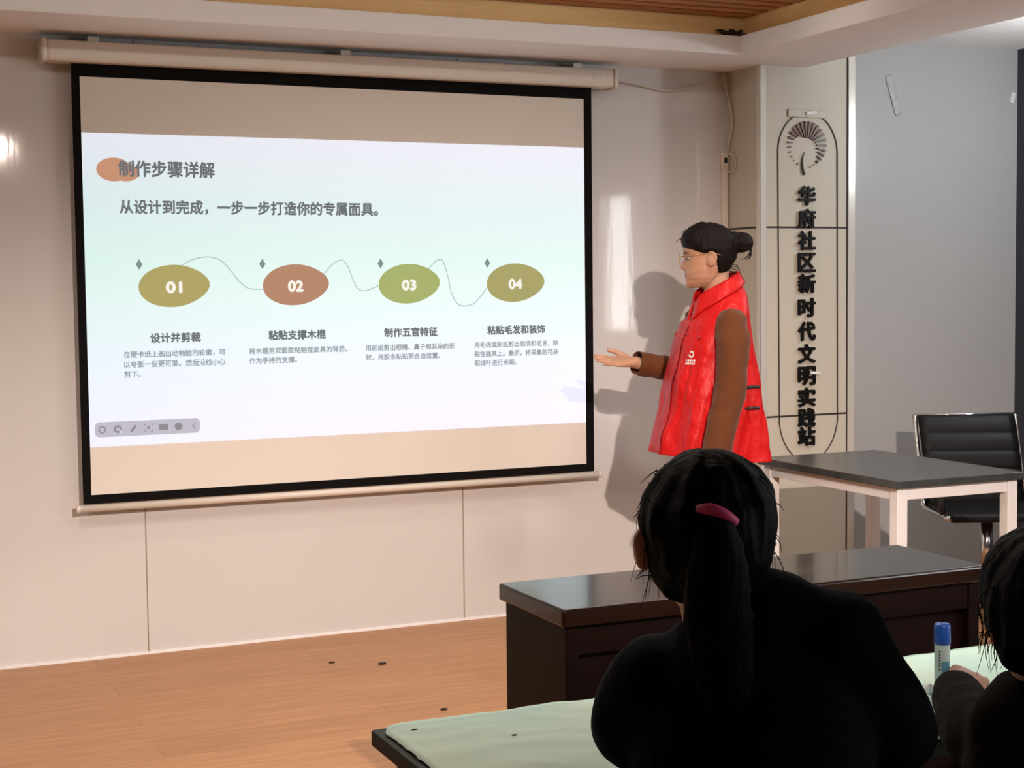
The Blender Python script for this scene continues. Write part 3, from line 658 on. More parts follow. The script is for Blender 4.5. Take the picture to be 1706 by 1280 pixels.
# ------------------------------------------------------------------ people
def lerp_tab(tab, z):
    if z <= tab[0][0]: return tab[0][1]
    for (a, va), (b_, vb) in zip(tab, tab[1:]):
        if z <= b_:
            t = (z-a)/(b_-a); t = t*t*(3-2*t)*0.5+t*0.5; return va+(vb-va)*t
    return tab[-1][1]
FRONT = [(0, 0.066), (0.008, 0.079), (0.018, 0.083), (0.030, 0.078), (0.038, 0.084), (0.045, 0.0815), (0.052, 0.086), (0.066, 0.081), (0.085, 0.080), (0.112, 0.079), (0.122, 0.082), (0.135, 0.087), (0.160, 0.085), (0.185, 0.069), (0.200, 0.050), (0.210, 0.028), (0.215, 0.004)]
BACK = [(0, -0.01), (0.02, 0.02), (0.04, 0.045), (0.07, 0.072), (0.10, 0.092), (0.135, 0.100), (0.165, 0.094), (0.188, 0.076), (0.202, 0.055), (0.211, 0.030), (0.215, 0.006)]
HALF = [(0, 0.022), (0.008, 0.033), (0.02, 0.044), (0.04, 0.055), (0.07, 0.064), (0.10, 0.070), (0.135, 0.0745), (0.165, 0.071), (0.19, 0.056), (0.203, 0.040), (0.211, 0.022), (0.215, 0.005)]
def head_pt(th, z, grow=0.0):
    f, k, h = lerp_tab(FRONT, z), lerp_tab(BACK, z), lerp_tab(HALF, z)
    c, s = math.cos(th), math.sin(th)            # th = 0 faces -y
    x = h*s*1.0; y = -f*c if c > 0 else -k*c
    if c > 0:                                     # slightly squared face
        x = h*math.copysign(abs(s)**0.85, s)
    p = Vector((x, y, z))
    if grow:
        d = Vector((s, -c, 0.0)); dz_ = max(0, (z-0.15)/0.065); d = Vector((s*(1-0.5*dz_), -c*(1-0.5*dz_), dz_)).normalized()
        p += d*grow
    else:
        if c > 0.6:                               # nose and eye sockets
            nz = 0
            if 0.064 < z < 0.118:
                nz = 0.021*(1-(z-0.074)/0.044)**1.0 if z > 0.074 else 0.021*((z-0.064)/0.010)**0.6
            wd = 0.010+0.004*max(0, min(1, (0.09-z)/0.02))
            p.y -= nz*math.exp(-(x/wd)**2)
            for ex in (-0.031, 0.031):
                p.y += 0.007*math.exp(-((x-ex)/0.013)**2-((z-0.108)/0.010)**2)
    return p
def head_rings(n=72, m=56, grow=None):
    out = []
    for j in range(m+1):
        z = 0.215*(j/m)
        out.append([head_pt(2*PI*i/n, z, grow(2*PI*i/n, z) if grow else 0.0) for i in range(n)])
    return out
def ear_into(bm, sx, out=0.014, h=0.030, z=0.100, y=0.012):
    c = Vector((sx*(0.068+out*0.6), y, z))
    ball(bm, c, 1.0, (out*0.55, 0.018, h), Matrix.Rotation(sx*R(-24), 3, 'Z') @ Matrix.Rotation(R(-10), 3, 'X'), 16)
    tube(bm, [c+Vector((sx*0.006, 0.004, h*0.85)), c+Vector((sx*0.012, 0.015, h*0.5)), c+Vector((sx*0.010, 0.017, 0)), c+Vector((sx*0.004, 0.008, -h*0.8))], 0.0045, 8, 3)
def hand_into(bm, wrist, direction, normal, thumb_side, curl=0.25, sc=1.0, spread=0.35, slim=1.0):
    """palm along direction, palm facing normal, five bent fingers"""
    d = Vector(direction).normalized(); nrm = Vector(normal); nrm = (nrm-d*nrm.dot(d)).normalized(); s = d.cross(nrm)*thumb_side
    w0 = Vector(wrist); P = lambda a, b_, c: w0 + (d*a + s*b_ + nrm*c)*sc
    rings = []
    for a, hw, th in ((-0.01, 0.024, 0.019), (0.015, 0.031, 0.016), (0.045, 0.038, 0.014), (0.072, 0.040, 0.012), (0.085, 0.038, 0.010)):
        rings.append([P(a, hw*math.copysign(abs(math.cos(2*PI*k/16))**0.7, math.cos(2*PI*k/16)), th*math.sin(2*PI*k/16)) for k in range(16)])
    ring_loft(bm, rings)
    for i, (b_, L, r) in enumerate(((0.029, 0.066, 0.0085), (0.010, 0.075, 0.0088), (-0.010, 0.069, 0.0083), (-0.029, 0.054, 0.0074))):
        pts = [P(0.072, b_, 0)]; a = curl*(0.4+0.12*i); pos = Vector((0.080, b_, 0)); sp_ = b_*spread; r *= slim
        for seg, fr in ((0, 0.42), (1, 0.32), (2, 0.26)):
            pos = pos + Vector((math.cos(a)*L*fr, sp_*fr*0.5, math.sin(a)*L*fr)); pts.append(P(*pos)); a += curl*(0.9+0.15*i)
        tube(bm, pts, [r*sc, r*sc, r*0.92*sc, r*0.8*sc], 10, 3, 1.0, True)
    tube(bm, [P(0.012, 0.022, 0.004), P(0.040, 0.046, 0.012), P(0.066, 0.058, 0.016), P(0.088, 0.060, 0.020)], [0.013*sc, 0.0115*sc, 0.0098*sc, 0.0082*sc], 10, 3, 1.0, True)
def xf(bm, start, mtx):
    bm.verts.ensure_lookup_table()
    for v in bm.verts[start:]: v.co = mtx @ v.co
def hair_cap(line, thick, wave=0.0, seed=0, scale=1.0):
    """hair grown over the head; line(y) gives the lowest z it covers at the depth y"""
    def grow(th, z):
        p = head_pt(th, z); k = max(-1, min(1, (z-line(p.y, abs(p.x)))/(0.012 if p.y > -0.02 else 0.030)))
        t = thick(th, z)
        return (t*k if k > 0 else 0.012*k) + (wave*noise.noise((math.sin(th)*9+seed, math.cos(th)*9, z*14)) if k > 0.5 else 0)
    b = B(); ring_loft(b, head_rings(84, 64, grow)); return b
def strands(b, n, root, length, r, seed, spread, down):
    rnd = random.Random(seed)
    for _ in range(n):
        p = root(rnd); d = Vector((rnd.uniform(-1, 1), rnd.uniform(-1, 1), rnd.uniform(-0.6, 0.6)))*spread + Vector((0, 0, -down*rnd.uniform(0.3, 1)))
        L = length*rnd.uniform(0.5, 1.2); q = p+d.normalized()*L*0.5+Vector((rnd.uniform(-1, 1), rnd.uniform(-1, 1), 0))*L*0.15; e = p+d.normalized()*L+Vector((0, 0, -L*0.25))
        tube(b, [p, q, e], [r, r*0.8, r*0.25], 5, 3)

# ---- presenter in the red vest; local frame: feet at the origin, facing -y, +x is her left
pr = empty('person', (2.073, -1.0, 0), 'standing presenter in glasses, red vest and brown sleeves, hand held out to the screen', 'person', R(-101.5))
HM = Matrix.Translation((0.0, -0.012, 1.362)) @ Matrix.Rotation(R(-18), 4, 'Z') @ Matrix.Rotation(R(2), 4, 'X')
b = B()
ring_loft(b, head_rings()); ear_into(b, 1, 0.013, 0.029); ear_into(b, -1, 0.013, 0.029)
xf(b, 0, HM)
tube(b, [(0, 0.035, 1.26), (0, 0.026, 1.33), (0, 0.018, 1.40), (0, 0.018, 1.44)], [0.062, 0.050, 0.048, 0.045], 20, 3)
for rr in [[(0.10, 0.075, 0.80), (0.13, 0.09, 0.88), (0.13, 0.09, 1.02), (0.145, 0.095, 1.15), (0.145, 0.088, 1.22), (0.10, 0.07, 1.27), (0.055, 0.055, 1.315)]]:
    ring_loft(b, [[(hx*math.cos(2*PI*k/24), 0.02+hy*math.sin(2*PI*k/24), z) for k in range(24)] for hx, hy, z in rr])
LA = [(0.145, 0.010, 1.225), (0.188, 0.006, 1.16), (0.205, -0.004, 1.02), (0.212, -0.035, 0.90), (0.216, -0.070, 0.775)]
RA = [(-0.145, 0.010, 1.225), (-0.198, 0.015, 1.16), (-0.255, 0.035, 1.035), (-0.235, -0.09, 1.055), (-0.205, -0.235, 1.085)]
for A in (LA, RA): tube(b, A, [0.030, 0.032, 0.030, 0.028, 0.023], 14, 4, 1, True)
hand_into(b, (0.217, -0.078, 0.755), (0.02, -0.16, -1), (-1, 0.1, 0), -1, 0.30, 0.95)
hand_into(b, (-0.203, -0.238, 1.086), (0.03, -1, 0.06), (0.40, 0.05, 0.92), 1, 0.06, 0.95, 0.70, 0.92)
for sx in (-1, 1):
    tube(b, [(sx*0.070, 0.02, 0.84), (sx*0.086, 0.012, 0.62), (sx*0.09, 0.012, 0.45), (sx*0.092, 0.03, 0.28), (sx*0.092, 0.04, 0.085)], [0.060, 0.066, 0.052, 0.046, 0.034], 18, 4)
    tube(b, [(sx*0.092, 0.055, 0.045), (sx*0.094, -0.03, 0.04), (sx*0.097, -0.12, 0.028)], [0.034, 0.034, 0.026], 14, 3, 1, True)
me = remesh(b, 0.0042, 2, 0.4)
body = link('body', me, [M['skin'], M['lip']], pr, True)
HI = HM.inverted()
for p in me.polygons:
    q = HI @ p.center
    if q.y < -0.07 and abs(q.x) < 0.020*(1-abs(q.z-0.045)/0.03) and 0.034 < q.z < 0.058: p.material_index = 1
# eyes and brows
for sx in (-1, 1):
    b = B(); ball(b, HM @ Vector((sx*0.031, -0.0665, 0.108)), 0.0102, (1.1, 0.85, 0.6), HM.to_3x3(), 14); e = obj('eye', b, M['eye'], body, True)
    b = B(); ball(b, HM @ Vector((sx*0.031, -0.0722, 0.108)), 0.0052, (1, 0.8, 1), HM.to_3x3(), 12); tag(obj('iris', b, M['hair'], body, True), 'dark iris')
    b = B(); tube(b, [HM @ Vector((sx*0.016, -0.0835, 0.124)), HM @ Vector((sx*0.032, -0.080, 0.129)), HM @ Vector((sx*0.048, -0.068, 0.125))], [0.0022, 0.0026, 0.0012], 6, 3, 0.6); obj('eyebrow', b, M['hair'], body, True)
# hair
def line_p(y, ax):
    return lerp_tab([(-0.09, 0.150), (-0.06, 0.140), (-0.030, 0.128), (-0.004, 0.120), (0.010, 0.128), (0.028, 0.118), (0.036, 0.050), (0.06, 0.035), (0.10, 0.03)], y)
def thick_p(th, z):
    c = math.cos(th); return 0.013 + 0.004*max(0, c) + 0.008*max(0, (z-0.16)/0.05)
b = hair_cap(line_p, thick_p, 0.003, 3); xf(b, 0, HM)
bc = HM @ Vector((0.004, 0.126, 0.154))
s0 = len(b.verts)
ball(b, bc, 0.036, (0.95, 1.05, 0.95), None, 18)
for k in range(7):
    a0 = k*0.9; ax = Vector((math.cos(k*1.3), math.sin(k*2.1)*0.5, math.sin(k*1.3))).normalized()
    e1 = ax.orthogonal().normalized(); e2 = ax.cross(e1); pts = [bc+(e1*math.cos(a0+t*0.7)+e2*math.sin(a0+t*0.7))*(0.029+0.003*math.sin(t)) for t in range(8)]
    tube(b, pts, [0.004, 0.009, 0.011, 0.012, 0.012, 0.011, 0.008, 0.003], 8, 3)
tube(b, [bc+Vector((0, -0.05, 0)), bc+Vector((0, -0.02, 0))], [0.030, 0.020], 12, 2)
tube(b, [bc+Vector((0, -0.012, 0.024)), bc+Vector((0.0, -0.030, 0.036)), bc+Vector((0, -0.034, 0.016)), bc+Vector((0, -0.03, -0.006))], [0.008, 0.009, 0.008, 0.006], 8, 3)
me = remesh(b, 0.0035, 2, 0.5); hair = link('hair', me, M['hair'], pr, True)
b = B()
tube(b, [bc+Vector((0, 0.028, 0.0)), bc+Vector((0, 0.034, -0.03)), bc+Vector((0, 0.018, -0.052)), bc+Vector((0, -0.004, -0.060))], [0.006, 0.004, 0.0022, 0.0006], 6, 4)
tube(b, [bc+Vector((0.01, 0.024, -0.01)), bc+Vector((0.01, 0.030, -0.045)), bc+Vector((0.01, 0.014, -0.062))], [0.004, 0.003, 0.0006], 6, 4)
for k in range(7):
    p = HM @ Vector((random.uniform(-0.03, 0.05), 0.075, 0.055+random.uniform(-0.02, 0.02)))
    tube(b, [p, p+Vector((0, 0.030, -0.004+random.uniform(-0.01, 0.006))), p+Vector((0, 0.042+random.uniform(0, 0.012), -0.035-random.uniform(0, 0.02)))], [0.0018, 0.0014, 0.0005], 5, 4)
for k in range(9):
    p = HM @ Vector((random.uniform(-0.05, 0.06), random.uniform(-0.09, -0.05), 0.178+random.uniform(-0.02, 0.025)))
    tube(b, [p, p+Vector((0, -0.010, 0.014)), p+Vector((0, -0.028, 0.004))], [0.0015, 0.0012, 0.0005], 5, 4)
tag(obj('loose_strands', b, M['hair'], hair, True), kind='stuff')
# glasses
gls = None
b = B()
for sx in (-1, 1):
    c = Vector((sx*0.033, -0.100, 0.103)); pts = [HM @ (c+Vector((0.023*math.cos(t), 0.004*abs(math.cos(t))*0, 0.0215*math.sin(t)))) for t in [2*PI*k/24 for k in range(25)]]
    tube(b, pts, 0.0014, 6, 1)
tube(b, [HM @ Vector((-0.010, -0.100, 0.106)), HM @ Vector((0, -0.103, 0.109)), HM @ Vector((0.010, -0.100, 0.106))], 0.0014, 6, 3)
for sx in (-1, 1):
    tube(b, [HM @ Vector((sx*0.056, -0.099, 0.112)), HM @ Vector((sx*0.072, -0.085, 0.116)), HM @ Vector((sx*0.0795, -0.02, 0.119)), HM @ Vector((sx*0.0835, 0.02, 0.122)), HM @ Vector((sx*0.088, 0.045, 0.112))], 0.0014, 6, 4)
gls = obj('glasses_frame', b, M['gold'], pr, True)
# brown sleeves
def sleeve(A, rad, seed):
    b = B(); P, Q = smooth_path(A, rad, 9); fr = frames(P); n = 22; rings = []
    for i, (p, r, (t, a, c)) in enumerate(zip(P, Q, fr)):
        rr = []
        for k in range(n):
            an = 2*PI*k/n; f = 1+0.13*noise.noise((math.cos(an)*1.3+seed, math.sin(an)*1.3, i*0.30))+0.09*(0.3-abs(noise.noise((math.cos(an)*1.6, math.sin(an)*1.6, i*0.55+seed))))
            rr.append(p+(a*math.cos(an)+c*math.sin(an))*r*f)
        rings.append(rr)
    e = P[0]+(P[0]-P[1]).normalized()*rad[0]*0.45
    rings.insert(0, [e+(q-P[0])*0.72 for q in rings[0]]); rings.insert(0, [e+(q-P[0])*0.05+(P[0]-P[1]).normalized()*0.012 for q in rings[1]])
    ring_loft(b, rings, True, False); return solid(bm_mesh(b), 0.003, 0, 1)
link('sleeve', sleeve([(0.163, 0.012, 1.250), (0.190, 0.008, 1.17), (0.205, -0.004, 1.02), (0.212, -0.035, 0.90), (0.216, -0.066, 0.755)], [0.050, 0.056, 0.052, 0.049, 0.047], 1), M['brown'], pr, True)
link('sleeve', sleeve([(-0.163, 0.012, 1.250), (-0.205, 0.015, 1.19), (-0.252, 0.030, 1.050), (-0.236, -0.10, 1.060), (-0.206, -0.222, 1.083)], [0.050, 0.054, 0.052, 0.042, 0.040], 5), M['brown'], pr, True)
# vest
ZV = [0.735, 0.80, 0.86, 0.92, 0.98, 1.04, 1.10, 1.16, 1.21, 1.25]
TOP = [(1.285, 0.135, 0.098, 0.006), (1.308, 0.104, 0.090, 0.006), (1.324, 0.084, 0.084, 0.004), (1.345, 0.072, 0.078, 0.004), (1.372, 0.070, 0.080, 0.0)]
FR_ = [(0.735, 0.212), (0.79, 0.205), (0.965, 0.170), (1.14, 0.130), (1.25, 0.100)]
BK_ = [(0.735, 0.198), (0.79, 0.188), (0.965, 0.164), (1.14, 0.138), (1.25, 0.120)]
HW_ = [(0.735, 0.178), (0.90, 0.172), (1.05, 0.168), (1.16, 0.166), (1.25, 0.160)]
def vest_pt(th, z, out=0.0):
    c, s = math.cos(th), math.sin(th); f, k, h = lerp_tab(FR_, z), lerp_tab(BK_, z), lerp_tab(HW_, z)
    t = max(0, (1.22-z)/0.48)
    fold = t*(0.010*math.sin(5*th+0.6+2.0*z)+0.008*math.sin(9*th+1.7-3*z)) + 0.012*noise.noise((c*2.2, s*2.2, z*5))*min(1, t*3)
    fold += min(1, t*2.2)*0.020*(0.30-abs(noise.noise((c*3.1+z*1.4, s*3.1-z*0.9, z*3.6+7))))+min(1, t*3)*0.007*(0.3-abs(noise.noise((c*6+z*3, s*6, z*9))))
    x = h*math.copysign(abs(s)**0.8, s); y = -f*math.copysign(abs(c)**0.85, c) if c > 0 else -k*math.copysign(abs(c)**0.85, c)
    d = Vector((s, -c, 0))
    zz = z + (0.030*max(0, c)*max(0, (0.80-z)/0.065) if z < 0.80 else 0)
    if z > 1.18: zz += (z-1.18)*0.35*(y/0.1)
    return Vector((x, y, zz)) + d*(fold+out)
b = B(); n = 144; rings = []
for i in range(len(ZV)*7-6):
    q = i/7; a = int(q); z = ZV[a] + (ZV[min(a+1, len(ZV)-1)]-ZV[a])*(q-a); rings.append([vest_pt(2*PI*k/n, z) for k in range(n)])
for z, hx, hy, yc in TOP:
    rr = []
    for k in range(n):
        th = 2*PI*k/n; c, s = math.cos(th), math.sin(th); x = hx*math.copysign(abs(s)**0.9, s); y = 0.016+yc - hy*c
        rr.append(Vector((x, y, z + 0.50*(y-0.01)*min(1, (z-1.25)/0.05+0.3) - (0.030*max(0, c)**8 if z > 1.34 else 0))))
    rings.append(rr)
vs = ring_loft(b, rings, True, False)
vest = link('vest', solid(bm_mesh(b), 0.004, 1, 1.0), M['red'], pr, True)
def on_vest(name, quads, material, out=0.0045):
    b = B()
    for qd in quads:
        b.faces.new([b.verts.new(vest_pt(th, z, out)) for th, z in qd])
    return obj(name, b, material, vest)
def vstrip(th0, th1, z0, z1, nn=30): return [[(th0, z0+(z1-z0)*i/nn), (th1, z0+(z1-z0)*i/nn), (th1, z0+(z1-z0)*(i+1)/nn), (th0, z0+(z1-z0)*(i+1)/nn)] for i in range(nn)]
on_vest('zip_flap', vstrip(0.20, 0.02, 0.742, 1.25), M['red'], 0.0075)
on_vest('zip_seam', vstrip(0.215, 0.20, 0.742, 1.25), M['redtrim'], 0.006)
# collar edge and armhole binding
b = B(); zc_ = TOP[-1]; pts = []
for p in rings[-1][::4]: pts.append(p+Vector((0, 0, 0.002)))
pts.append(pts[0]); tube(b, pts, 0.0035, 8, 2); obj('collar_edge', b, M['red'], vest, True)
b = B()
for sx in (1, -1):   # folded-over collar wings
    g = []
    for i in range(13):
        th = sx*(0.12 + (2.75-0.12)*i/12); c, s = math.cos(th), math.sin(th); row = []
        for j in range(5):
            t = j/4; hx = 0.072+0.030*t; hy = 0.082+0.022*t; y = 0.018-hy*c
            row.append(b.verts.new((hx*s, y, 1.375-0.050*t+0.5*(y-0.01)-0.030*max(0, c)**8+0.004*math.sin(t*PI)-0.012*t*max(0, c))))
        g.append(row)
    for i in range(12):
        for j in range(4): b.faces.new((g[i][j], g[i+1][j], g[i+1][j+1], g[i][j+1]))
me = bm_mesh(b); link('collar', solid(me, 0.004, 1, 0), M['red'], vest, True)
for th, z in ((0.78, 1.185), (0.30, 1.20), (-0.3, 1.2)):
    b = B(); ball(b, vest_pt(th, z, 0.006), 0.0055, (1, 1, 1), None, 10); obj('snap', b, M['redtrim'], vest, True)
# print on chest (ring emblem over a short line) and on the back
def chest_print(th0, z0, name):
    b = B()
    def P(u, v, out=0.006):
        return vest_pt(th0+u/0.155, z0+v, out)
    for k in range(20):
        if 8 <= k <= 9: continue
        a0, a1 = 2*PI*k/20, 2*PI*(k+1)/20
        b.faces.new([b.verts.new(P(r*math.cos(a), r*math.sin(a))) for r, a in ((0.0065, a0), (0.0125, a0), (0.0125, a1), (0.0065, a1))])
    for row, (v, wd) in enumerate(((-0.022, 0.006), (-0.033, 0.0042))):
        for k in range(7 if row else 5):
            u = (k-(3 if row else 2))*(wd*1.5)
            b.faces.new([b.verts.new(P(u+dx, v+dz_)) for dx, dz_ in ((-wd/2, -0.0035), (wd/2, -0.0035), (wd/2, 0.0035), (-wd/2, 0.0035))])
    obj(name, b, M['print'], vest)
chest_print(0.62, 1.125, 'chest_print')
for zz in (1.16, 1.11, 1.03):
    b = B()
    for k in range(6):
        th = PI-0.42+0.14*k; b.faces.new([b.verts.new(vest_pt(th+dx, zz+dz_, 0.006)) for dx, dz_ in ((-0.045, -0.008), (0.045, -0.008), (0.045, 0.008), (-0.045, 0.008))])
    obj('back_print', b, M['print'], vest)
for z in (1.005, 0.93):
    b = B(); tube(b, [(0.168, 0.055, z), (0.182, 0.085, z+0.004), (0.172, 0.115, z+0.002)], 0.006, 6, 3); tag(obj('side_tie', b, M['darkplastic'], vest, True), 'dark side tie')
# trousers and shoes
b = B()
ring_loft(b, [[(hx*math.cos(2*PI*k/24), 0.02+hy*math.sin(2*PI*k/24), z) for k in range(24)] for hx, hy, z in ((0.125, 0.09, 0.80), (0.135, 0.10, 0.86), (0.12, 0.09, 0.96))])
for sx in (-1, 1): tube(b, [(sx*0.070, 0.02, 0.84), (sx*0.088, 0.012, 0.62), (sx*0.092, 0.012, 0.45), (sx*0.094, 0.03, 0.25), (sx*0.094, 0.04, 0.07)], [0.072, 0.078, 0.068, 0.064, 0.060], 20, 4)
link('trousers', remesh(b, 0.008, 3), M['trouser'], pr, True)
for sx in (-1, 1):
    b = B(); tube(b, [(sx*0.092, 0.062, 0.050), (sx*0.094, -0.03, 0.046), (sx*0.098, -0.125, 0.036)], [0.044, 0.044, 0.036], 16, 4, 1, True)
    for v in b.verts: v.co.z = max(0.002, v.co.z)
    obj('shoe', b, M['shoe'], pr, True)

# ---- two seated children seen from behind; local frame: facing -y, origin on the floor under the seat
def seated(loc_, rz, label, coat, haircol, sc, head_at, head_rot, arms, shoulders, hips_z, seed, torso, collar, ears, extra=(), sleeve_k=1.0):
    e = empty('person', loc_, label, 'person', rz)
    Hm = Matrix.Translation(head_at) @ Euler(head_rot).to_matrix().to_4x4() @ Matrix.Scale(sc, 4)
    b = B(); ring_loft(b, head_rings(56, 44))
    for sx, out in ears: ear_into(b, sx, out, 0.033, 0.098, 0.014)
    xf(b, 0, Hm)
    nb = Vector(head_at)+Vector((0, 0.02, 0.02))
    base = Vector(((shoulders[0][0]+shoulders[1][0])/2, shoulders[0][1], min(shoulders[0][2], shoulders[1][2])-0.03))
    tube(b, [base, (base+nb)/2+Vector((0, 0.01, 0)), nb+Vector((0, 0, 0.04))], [0.06, 0.045, 0.042], 16, 3)
    tube(b, [(torso[0][0], torso[0][1], torso[0][2]), *[t[:3] for t in torso[1:]]], [t[3]*0.7 for t in torso], 18, 3, 0.8)
    for A, hd, nrm, ts in arms:
        tube(b, A, [0.036, 0.032, 0.026, 0.021][:len(A)], 12, 4); hand_into(b, A[-1], hd, nrm, ts, 0.35, 0.80)
    for sx in (-1, 1):
        tube(b, [(sx*0.075, 0.0, hips_z+0.03), (sx*0.085, -0.16, hips_z+0.045), (sx*0.085, -0.30, hips_z+0.02), (sx*0.085, -0.30, 0.22), (sx*0.085, -0.29, 0.06)], [0.06, 0.055, 0.045, 0.04, 0.028], 12, 4)
    body = link('body', remesh(b, 0.005, 2, 0.4), M['skin'], e, True)
    # coat
    b = B(); n = 30; P, Q = smooth_path([t[:3] for t in torso], [1]*len(torso), 4)
    W, _ = smooth_path([(t[3], t[4], 0) for t in torso], None, 4)
    ring_loft(b, [[Vector((p.x+w_.x*math.cos(2*PI*k/n), p.y+w_.y*math.sin(2*PI*k/n), p.z)) for k in range(n)] for p, w_ in zip(P, W)])
    for (A, hd, nrm, ts), shp in zip(arms, shoulders):
        tube(b, [shp]+[Vector(a) for a in A[1:-1]]+[Vector(A[-1])-Vector(hd).normalized()*0.012], [q*sleeve_k for q in (0.062, 0.062, 0.050, 0.038)][:len(A)], 18, 5, 1, False)
        ball(b, shp, 0.062, (1, 1, 1), None, 16)
        tube(b, [base+Vector((0, 0.0, 0.035)), (base+Vector(shp))/2+Vector((0, 0, 0.024)), shp], [0.055, 0.060, 0.058], 16, 4)
    for q in extra: tube(b, [Vector(q[0]), (Vector(q[0])+Vector(q[1]))/2, Vector(q[1])], [q[2], (q[2]+q[3])/2, q[3]], 16, 3, 1, True)
    tube(b, [base+Vector((0, 0.02, -0.01)), base+Vector(collar[0]), base+Vector(collar[1])], [0.080, 0.064, 0.056], 18, 3)
    me = remesh(b, 0.007, 14, 0.5)
    for v in me.vertices: v.co += v.normal*0.006*noise.noise(v.co*16)
    link('coat', me, coat, e, True)
    b = B()
    for sx in (-1, 1): tube(b, [(sx*0.070, 0.01, hips_z+0.03), (sx*0.085, -0.16, hips_z+0.05), (sx*0.087, -0.305, hips_z+0.02), (sx*0.085, -0.305, 0.22), (sx*0.085, -0.295, 0.075)], [0.075, 0.070, 0.058, 0.052, 0.045], 16, 4)
    link('trousers', remesh(b, 0.009, 3), M['trouser'], e, True)
    for sx in (-1, 1):
        b = B(); tube(b, [(sx*0.085, -0.275, 0.040), (sx*0.086, -0.34, 0.037), (sx*0.088, -0.42, 0.030)], [0.036, 0.036, 0.030], 14, 3, 1, True)
        for v in b.verts: v.co.z = max(0.002, v.co.z)
        obj('shoe', b, M['darkplastic'], e, True)
    # hair: covers all of the head but the face
    b = hair_cap(lambda y, ax: lerp_tab([(-0.09, 0.15), (-0.05, 0.135), (-0.012, 0.105), (0.012, 0.060), (0.035, 0.012), (0.1, 0.0)], y), lambda th, z: 0.016+0.010*max(0, -math.cos(th))*(1 if z < 0.17 else 0.5)+0.005*noise.noise((math.sin(th)*3+seed, math.cos(th)*3, z*20)), 0.006, seed)
    xf(b, 0, Hm); hairm = link('hair', remesh(b, 0.0045, 2, 0.5), haircol, e, True)
    b = B()
    def root(rnd):
        th = rnd.uniform(PI*0.42, PI*1.58); z = rnd.uniform(0.05, 0.205); return Hm @ head_pt(th, z, 0.017)
    strands(b, 130, root, 0.024, 0.0009, seed, 0.6, 0.9)
    def root2(rnd):
        th = rnd.choice((PI*0.5, PI*1.5))+rnd.uniform(-0.3, 0.4); z = rnd.uniform(0.07, 0.13); return Hm @ head_pt(th, z, 0.015)
    strands(b, 30, root2, 0.045, 0.0008, seed+5, 0.35, 1.6)
    tag(obj('loose_strands', b, haircol, hairm, True), kind='stuff')
    return e, Hm, hairm

def stool(loc_, rz, h, label):
    e = empty('stool', loc_, label, 'stool', rz)
    b = B(); cyl(b, (0, 0, h-0.012), 0.135, 0.024, 32, 0.13); obj('seat', b, M['stool'], e)
    for k in range(4):
        a = R(45+90*k); d = Vector((math.cos(a), math.sin(a), 0)); b = B(); tube(b, [d*0.10+Vector((0, 0, h-0.02)), d*0.15+Vector((0, 0, 0.0))], 0.014, 10, 1); obj('leg', b, M['stool'], e)
FACE = YAW                                           # they look the way the camera looks
def local_rot(dirx, diry): return math.atan2(dirx, -diry)
# child with the pink hair tie
c1 = Vector((0.135, -4.155, 0)); rz1 = local_rot(math.sin(R(31)), math.cos(R(31)))
E1, H1, HR1 = seated(c1, rz1, 'child in dark navy coat seen from behind, pink hair tie in black hair', M['coat_navy'], M['hair2'], 0.93,
    (0.005, -0.01, 0.952), (R(-6), 0, R(4)),
    [([(0.085, 0.0, 0.875), (0.098, -0.05, 0.80), (0.085, -0.17, 0.765), (0.02, -0.235, 0.748)], (-0.9, -0.4, -0.05), (0, 0.1, -1), -1),
     ([(-0.160, 0.0, 0.925), (-0.222, -0.04, 0.80), (-0.18, -0.17, 0.768), (-0.06, -0.24, 0.750)], (0.9, -0.4, -0.05), (0, 0.1, -1), 1)],
    [(0.070, 0.0, 0.868), (-0.155, 0.0, 0.928)], 0.40, 11,
    [(0, 0.0, 0.360, 0.12, 0.10), (0, 0.0, 0.42, 0.14, 0.110), (-0.02, 0.02, 0.60, 0.145, 0.105), (-0.045, 0.025, 0.75, 0.148, 0.100), (-0.05, 0.015, 0.85, 0.148, 0.095), (-0.04, 0.0, 0.925, 0.10, 0.08), (-0.02, 0.0, 0.955, 0.05, 0.05)],
    ((-0.018, 0.014, 0.07), (-0.026, 0.008, 0.115)), ((1, 0.029), (-1, 0.008)), (((-0.045, 0.005, 0.965), (-0.155, 0.0, 0.928), 0.052, 0.060), ((-0.03, 0.01, 0.99), (-0.09, 0.0, 0.96), 0.045, 0.05)))
tl = B(); hb = lambda x, y, z: H1 @ Vector((x, y, z))
b = B(); tube(b, [hb(0.020, 0.108, 0.176), hb(0.006, 0.119, 0.179), hb(-0.012, 0.120, 0.172), hb(-0.026, 0.112, 0.160)], [0.006, 0.0075, 0.0072, 0.0060], 10, 5)
obj('hair_tie', b, M['pink'], E1, True)
b = B()
tube(b, [hb(0.0, 0.098, 0.168), hb(-0.003, 0.116, 0.150), hb(-0.004, 0.118, 0.10), hb(-0.006, 0.112, 0.03), hb(-0.015, 0.115, -0.05), hb(-0.03, 0.12, -0.13)], [0.016, 0.026, 0.038, 0.042, 0.036, 0.012], 16, 5, 0.7, True)
for v in b.verts: v.co += Vector((0.004*noise.noise(v.co*60), 0.004*noise.noise(v.co*60+Vector((3, 0, 0))), 0))
obj('ponytail', b, M['hair2'], E1, True); tl.free()
stool((c1.x+0.0, c1.y-0.0, 0), 0.2, 0.345, 'dark stool under the child with the pink hair tie')
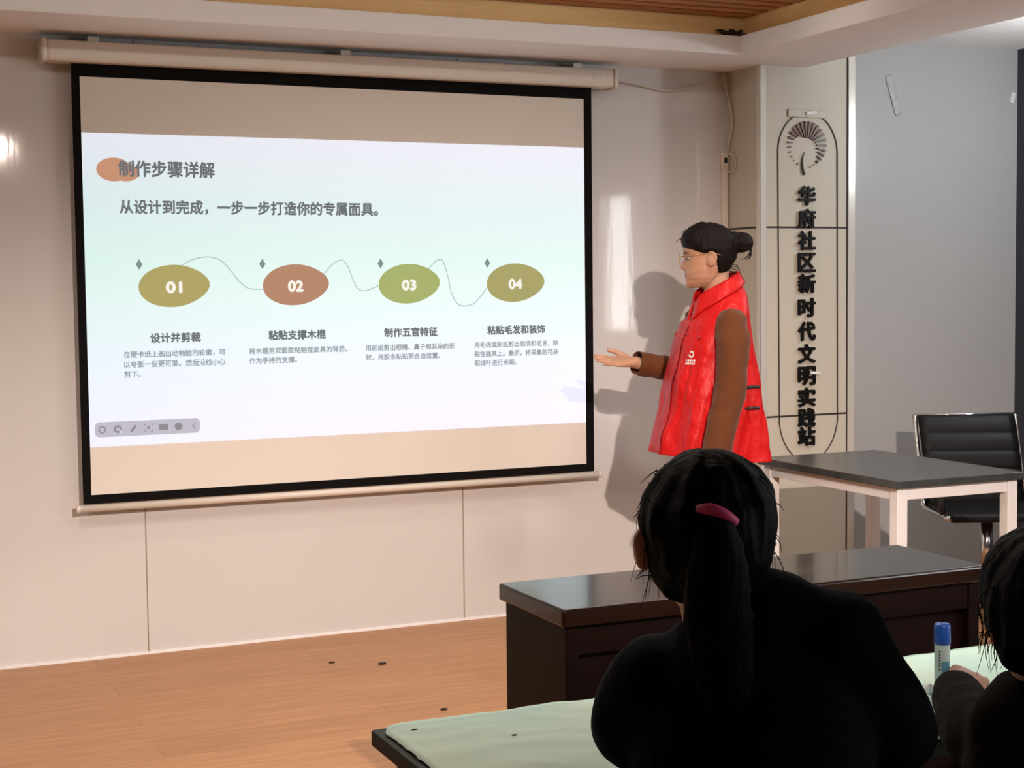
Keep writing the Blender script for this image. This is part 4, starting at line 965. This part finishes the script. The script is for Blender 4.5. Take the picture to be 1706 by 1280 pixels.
# child at the right edge reaching for the glue stick
c2 = Vector((0.555, -4.262, 0)); rz2 = local_rot(math.sin(R(35)), math.cos(R(35)))
def to2(x, y, z):
    d = Vector((x-c2.x, y-c2.y, 0)); c, s = math.cos(-rz2), math.sin(-rz2); return Vector((d.x*c-d.y*s, d.x*s+d.y*c, z))
gw = to2(0.722, -3.935, 0.745)
E2, H2, HR2 = seated(c2, rz2, 'child in brown fleece at the right edge reaching for the glue stick', M['coat_brown'], M['hair2'], 0.92,
    (-0.01, -0.02, 0.842), (R(-12), 0, R(14)),
    [([(0.025, 0.0, 0.79), (0.055, -0.08, 0.750), gw+Vector((0.015, 0.10, 0.006)), gw], (gw-Vector((0.125, -0.09, 0.74))).normalized(), (0.4, 0, -0.9), -1),
     ([(-0.12, 0.0, 0.82), (-0.17, -0.05, 0.775), (-0.13, -0.19, 0.768), (-0.04, -0.26, 0.752)], (0.7, -0.7, -0.03), (0, 0.1, -1), 1)],
    [(0.020, 0.0, 0.785), (-0.125, 0.0, 0.795)], 0.36, 23,
    [(0, 0.0, 0.345, 0.13, 0.10), (0, 0.0, 0.40, 0.15, 0.115), (-0.02, 0.01, 0.55, 0.13, 0.11), (-0.035, 0.01, 0.68, 0.13, 0.11), (-0.04, 0.0, 0.76, 0.12, 0.10), (-0.02, 0.0, 0.825, 0.08, 0.075), (-0.01, 0.0, 0.855, 0.05, 0.05)],
    ((0, 0.015, 0.055), (0, 0.01, 0.085)), ((1, 0.008), (-1, 0.008)), (), 0.80)
hb = lambda x, y, z: H2 @ Vector((x, y, z))
b = B(); ball(b, hb(0.0, 0.06, 0.225), 0.030, (1, 1, 0.9), None, 16)
for k in range(14):
    a = k*0.9; p = hb(0.02*math.cos(a), 0.06+0.02*math.sin(a), 0.235); tube(b, [p, p+Vector((0.02*math.cos(a), 0.02*math.sin(a), 0.008)), p+Vector((0.035*math.cos(a), 0.035*math.sin(a), -0.01))], [0.003, 0.0025, 0.0006], 5, 3)
obj('hair_bun', b, M['hair2'], E2, True)
stool((c2.x, c2.y, 0), 0.5, 0.302, 'dark stool under the child reaching for the glue stick')
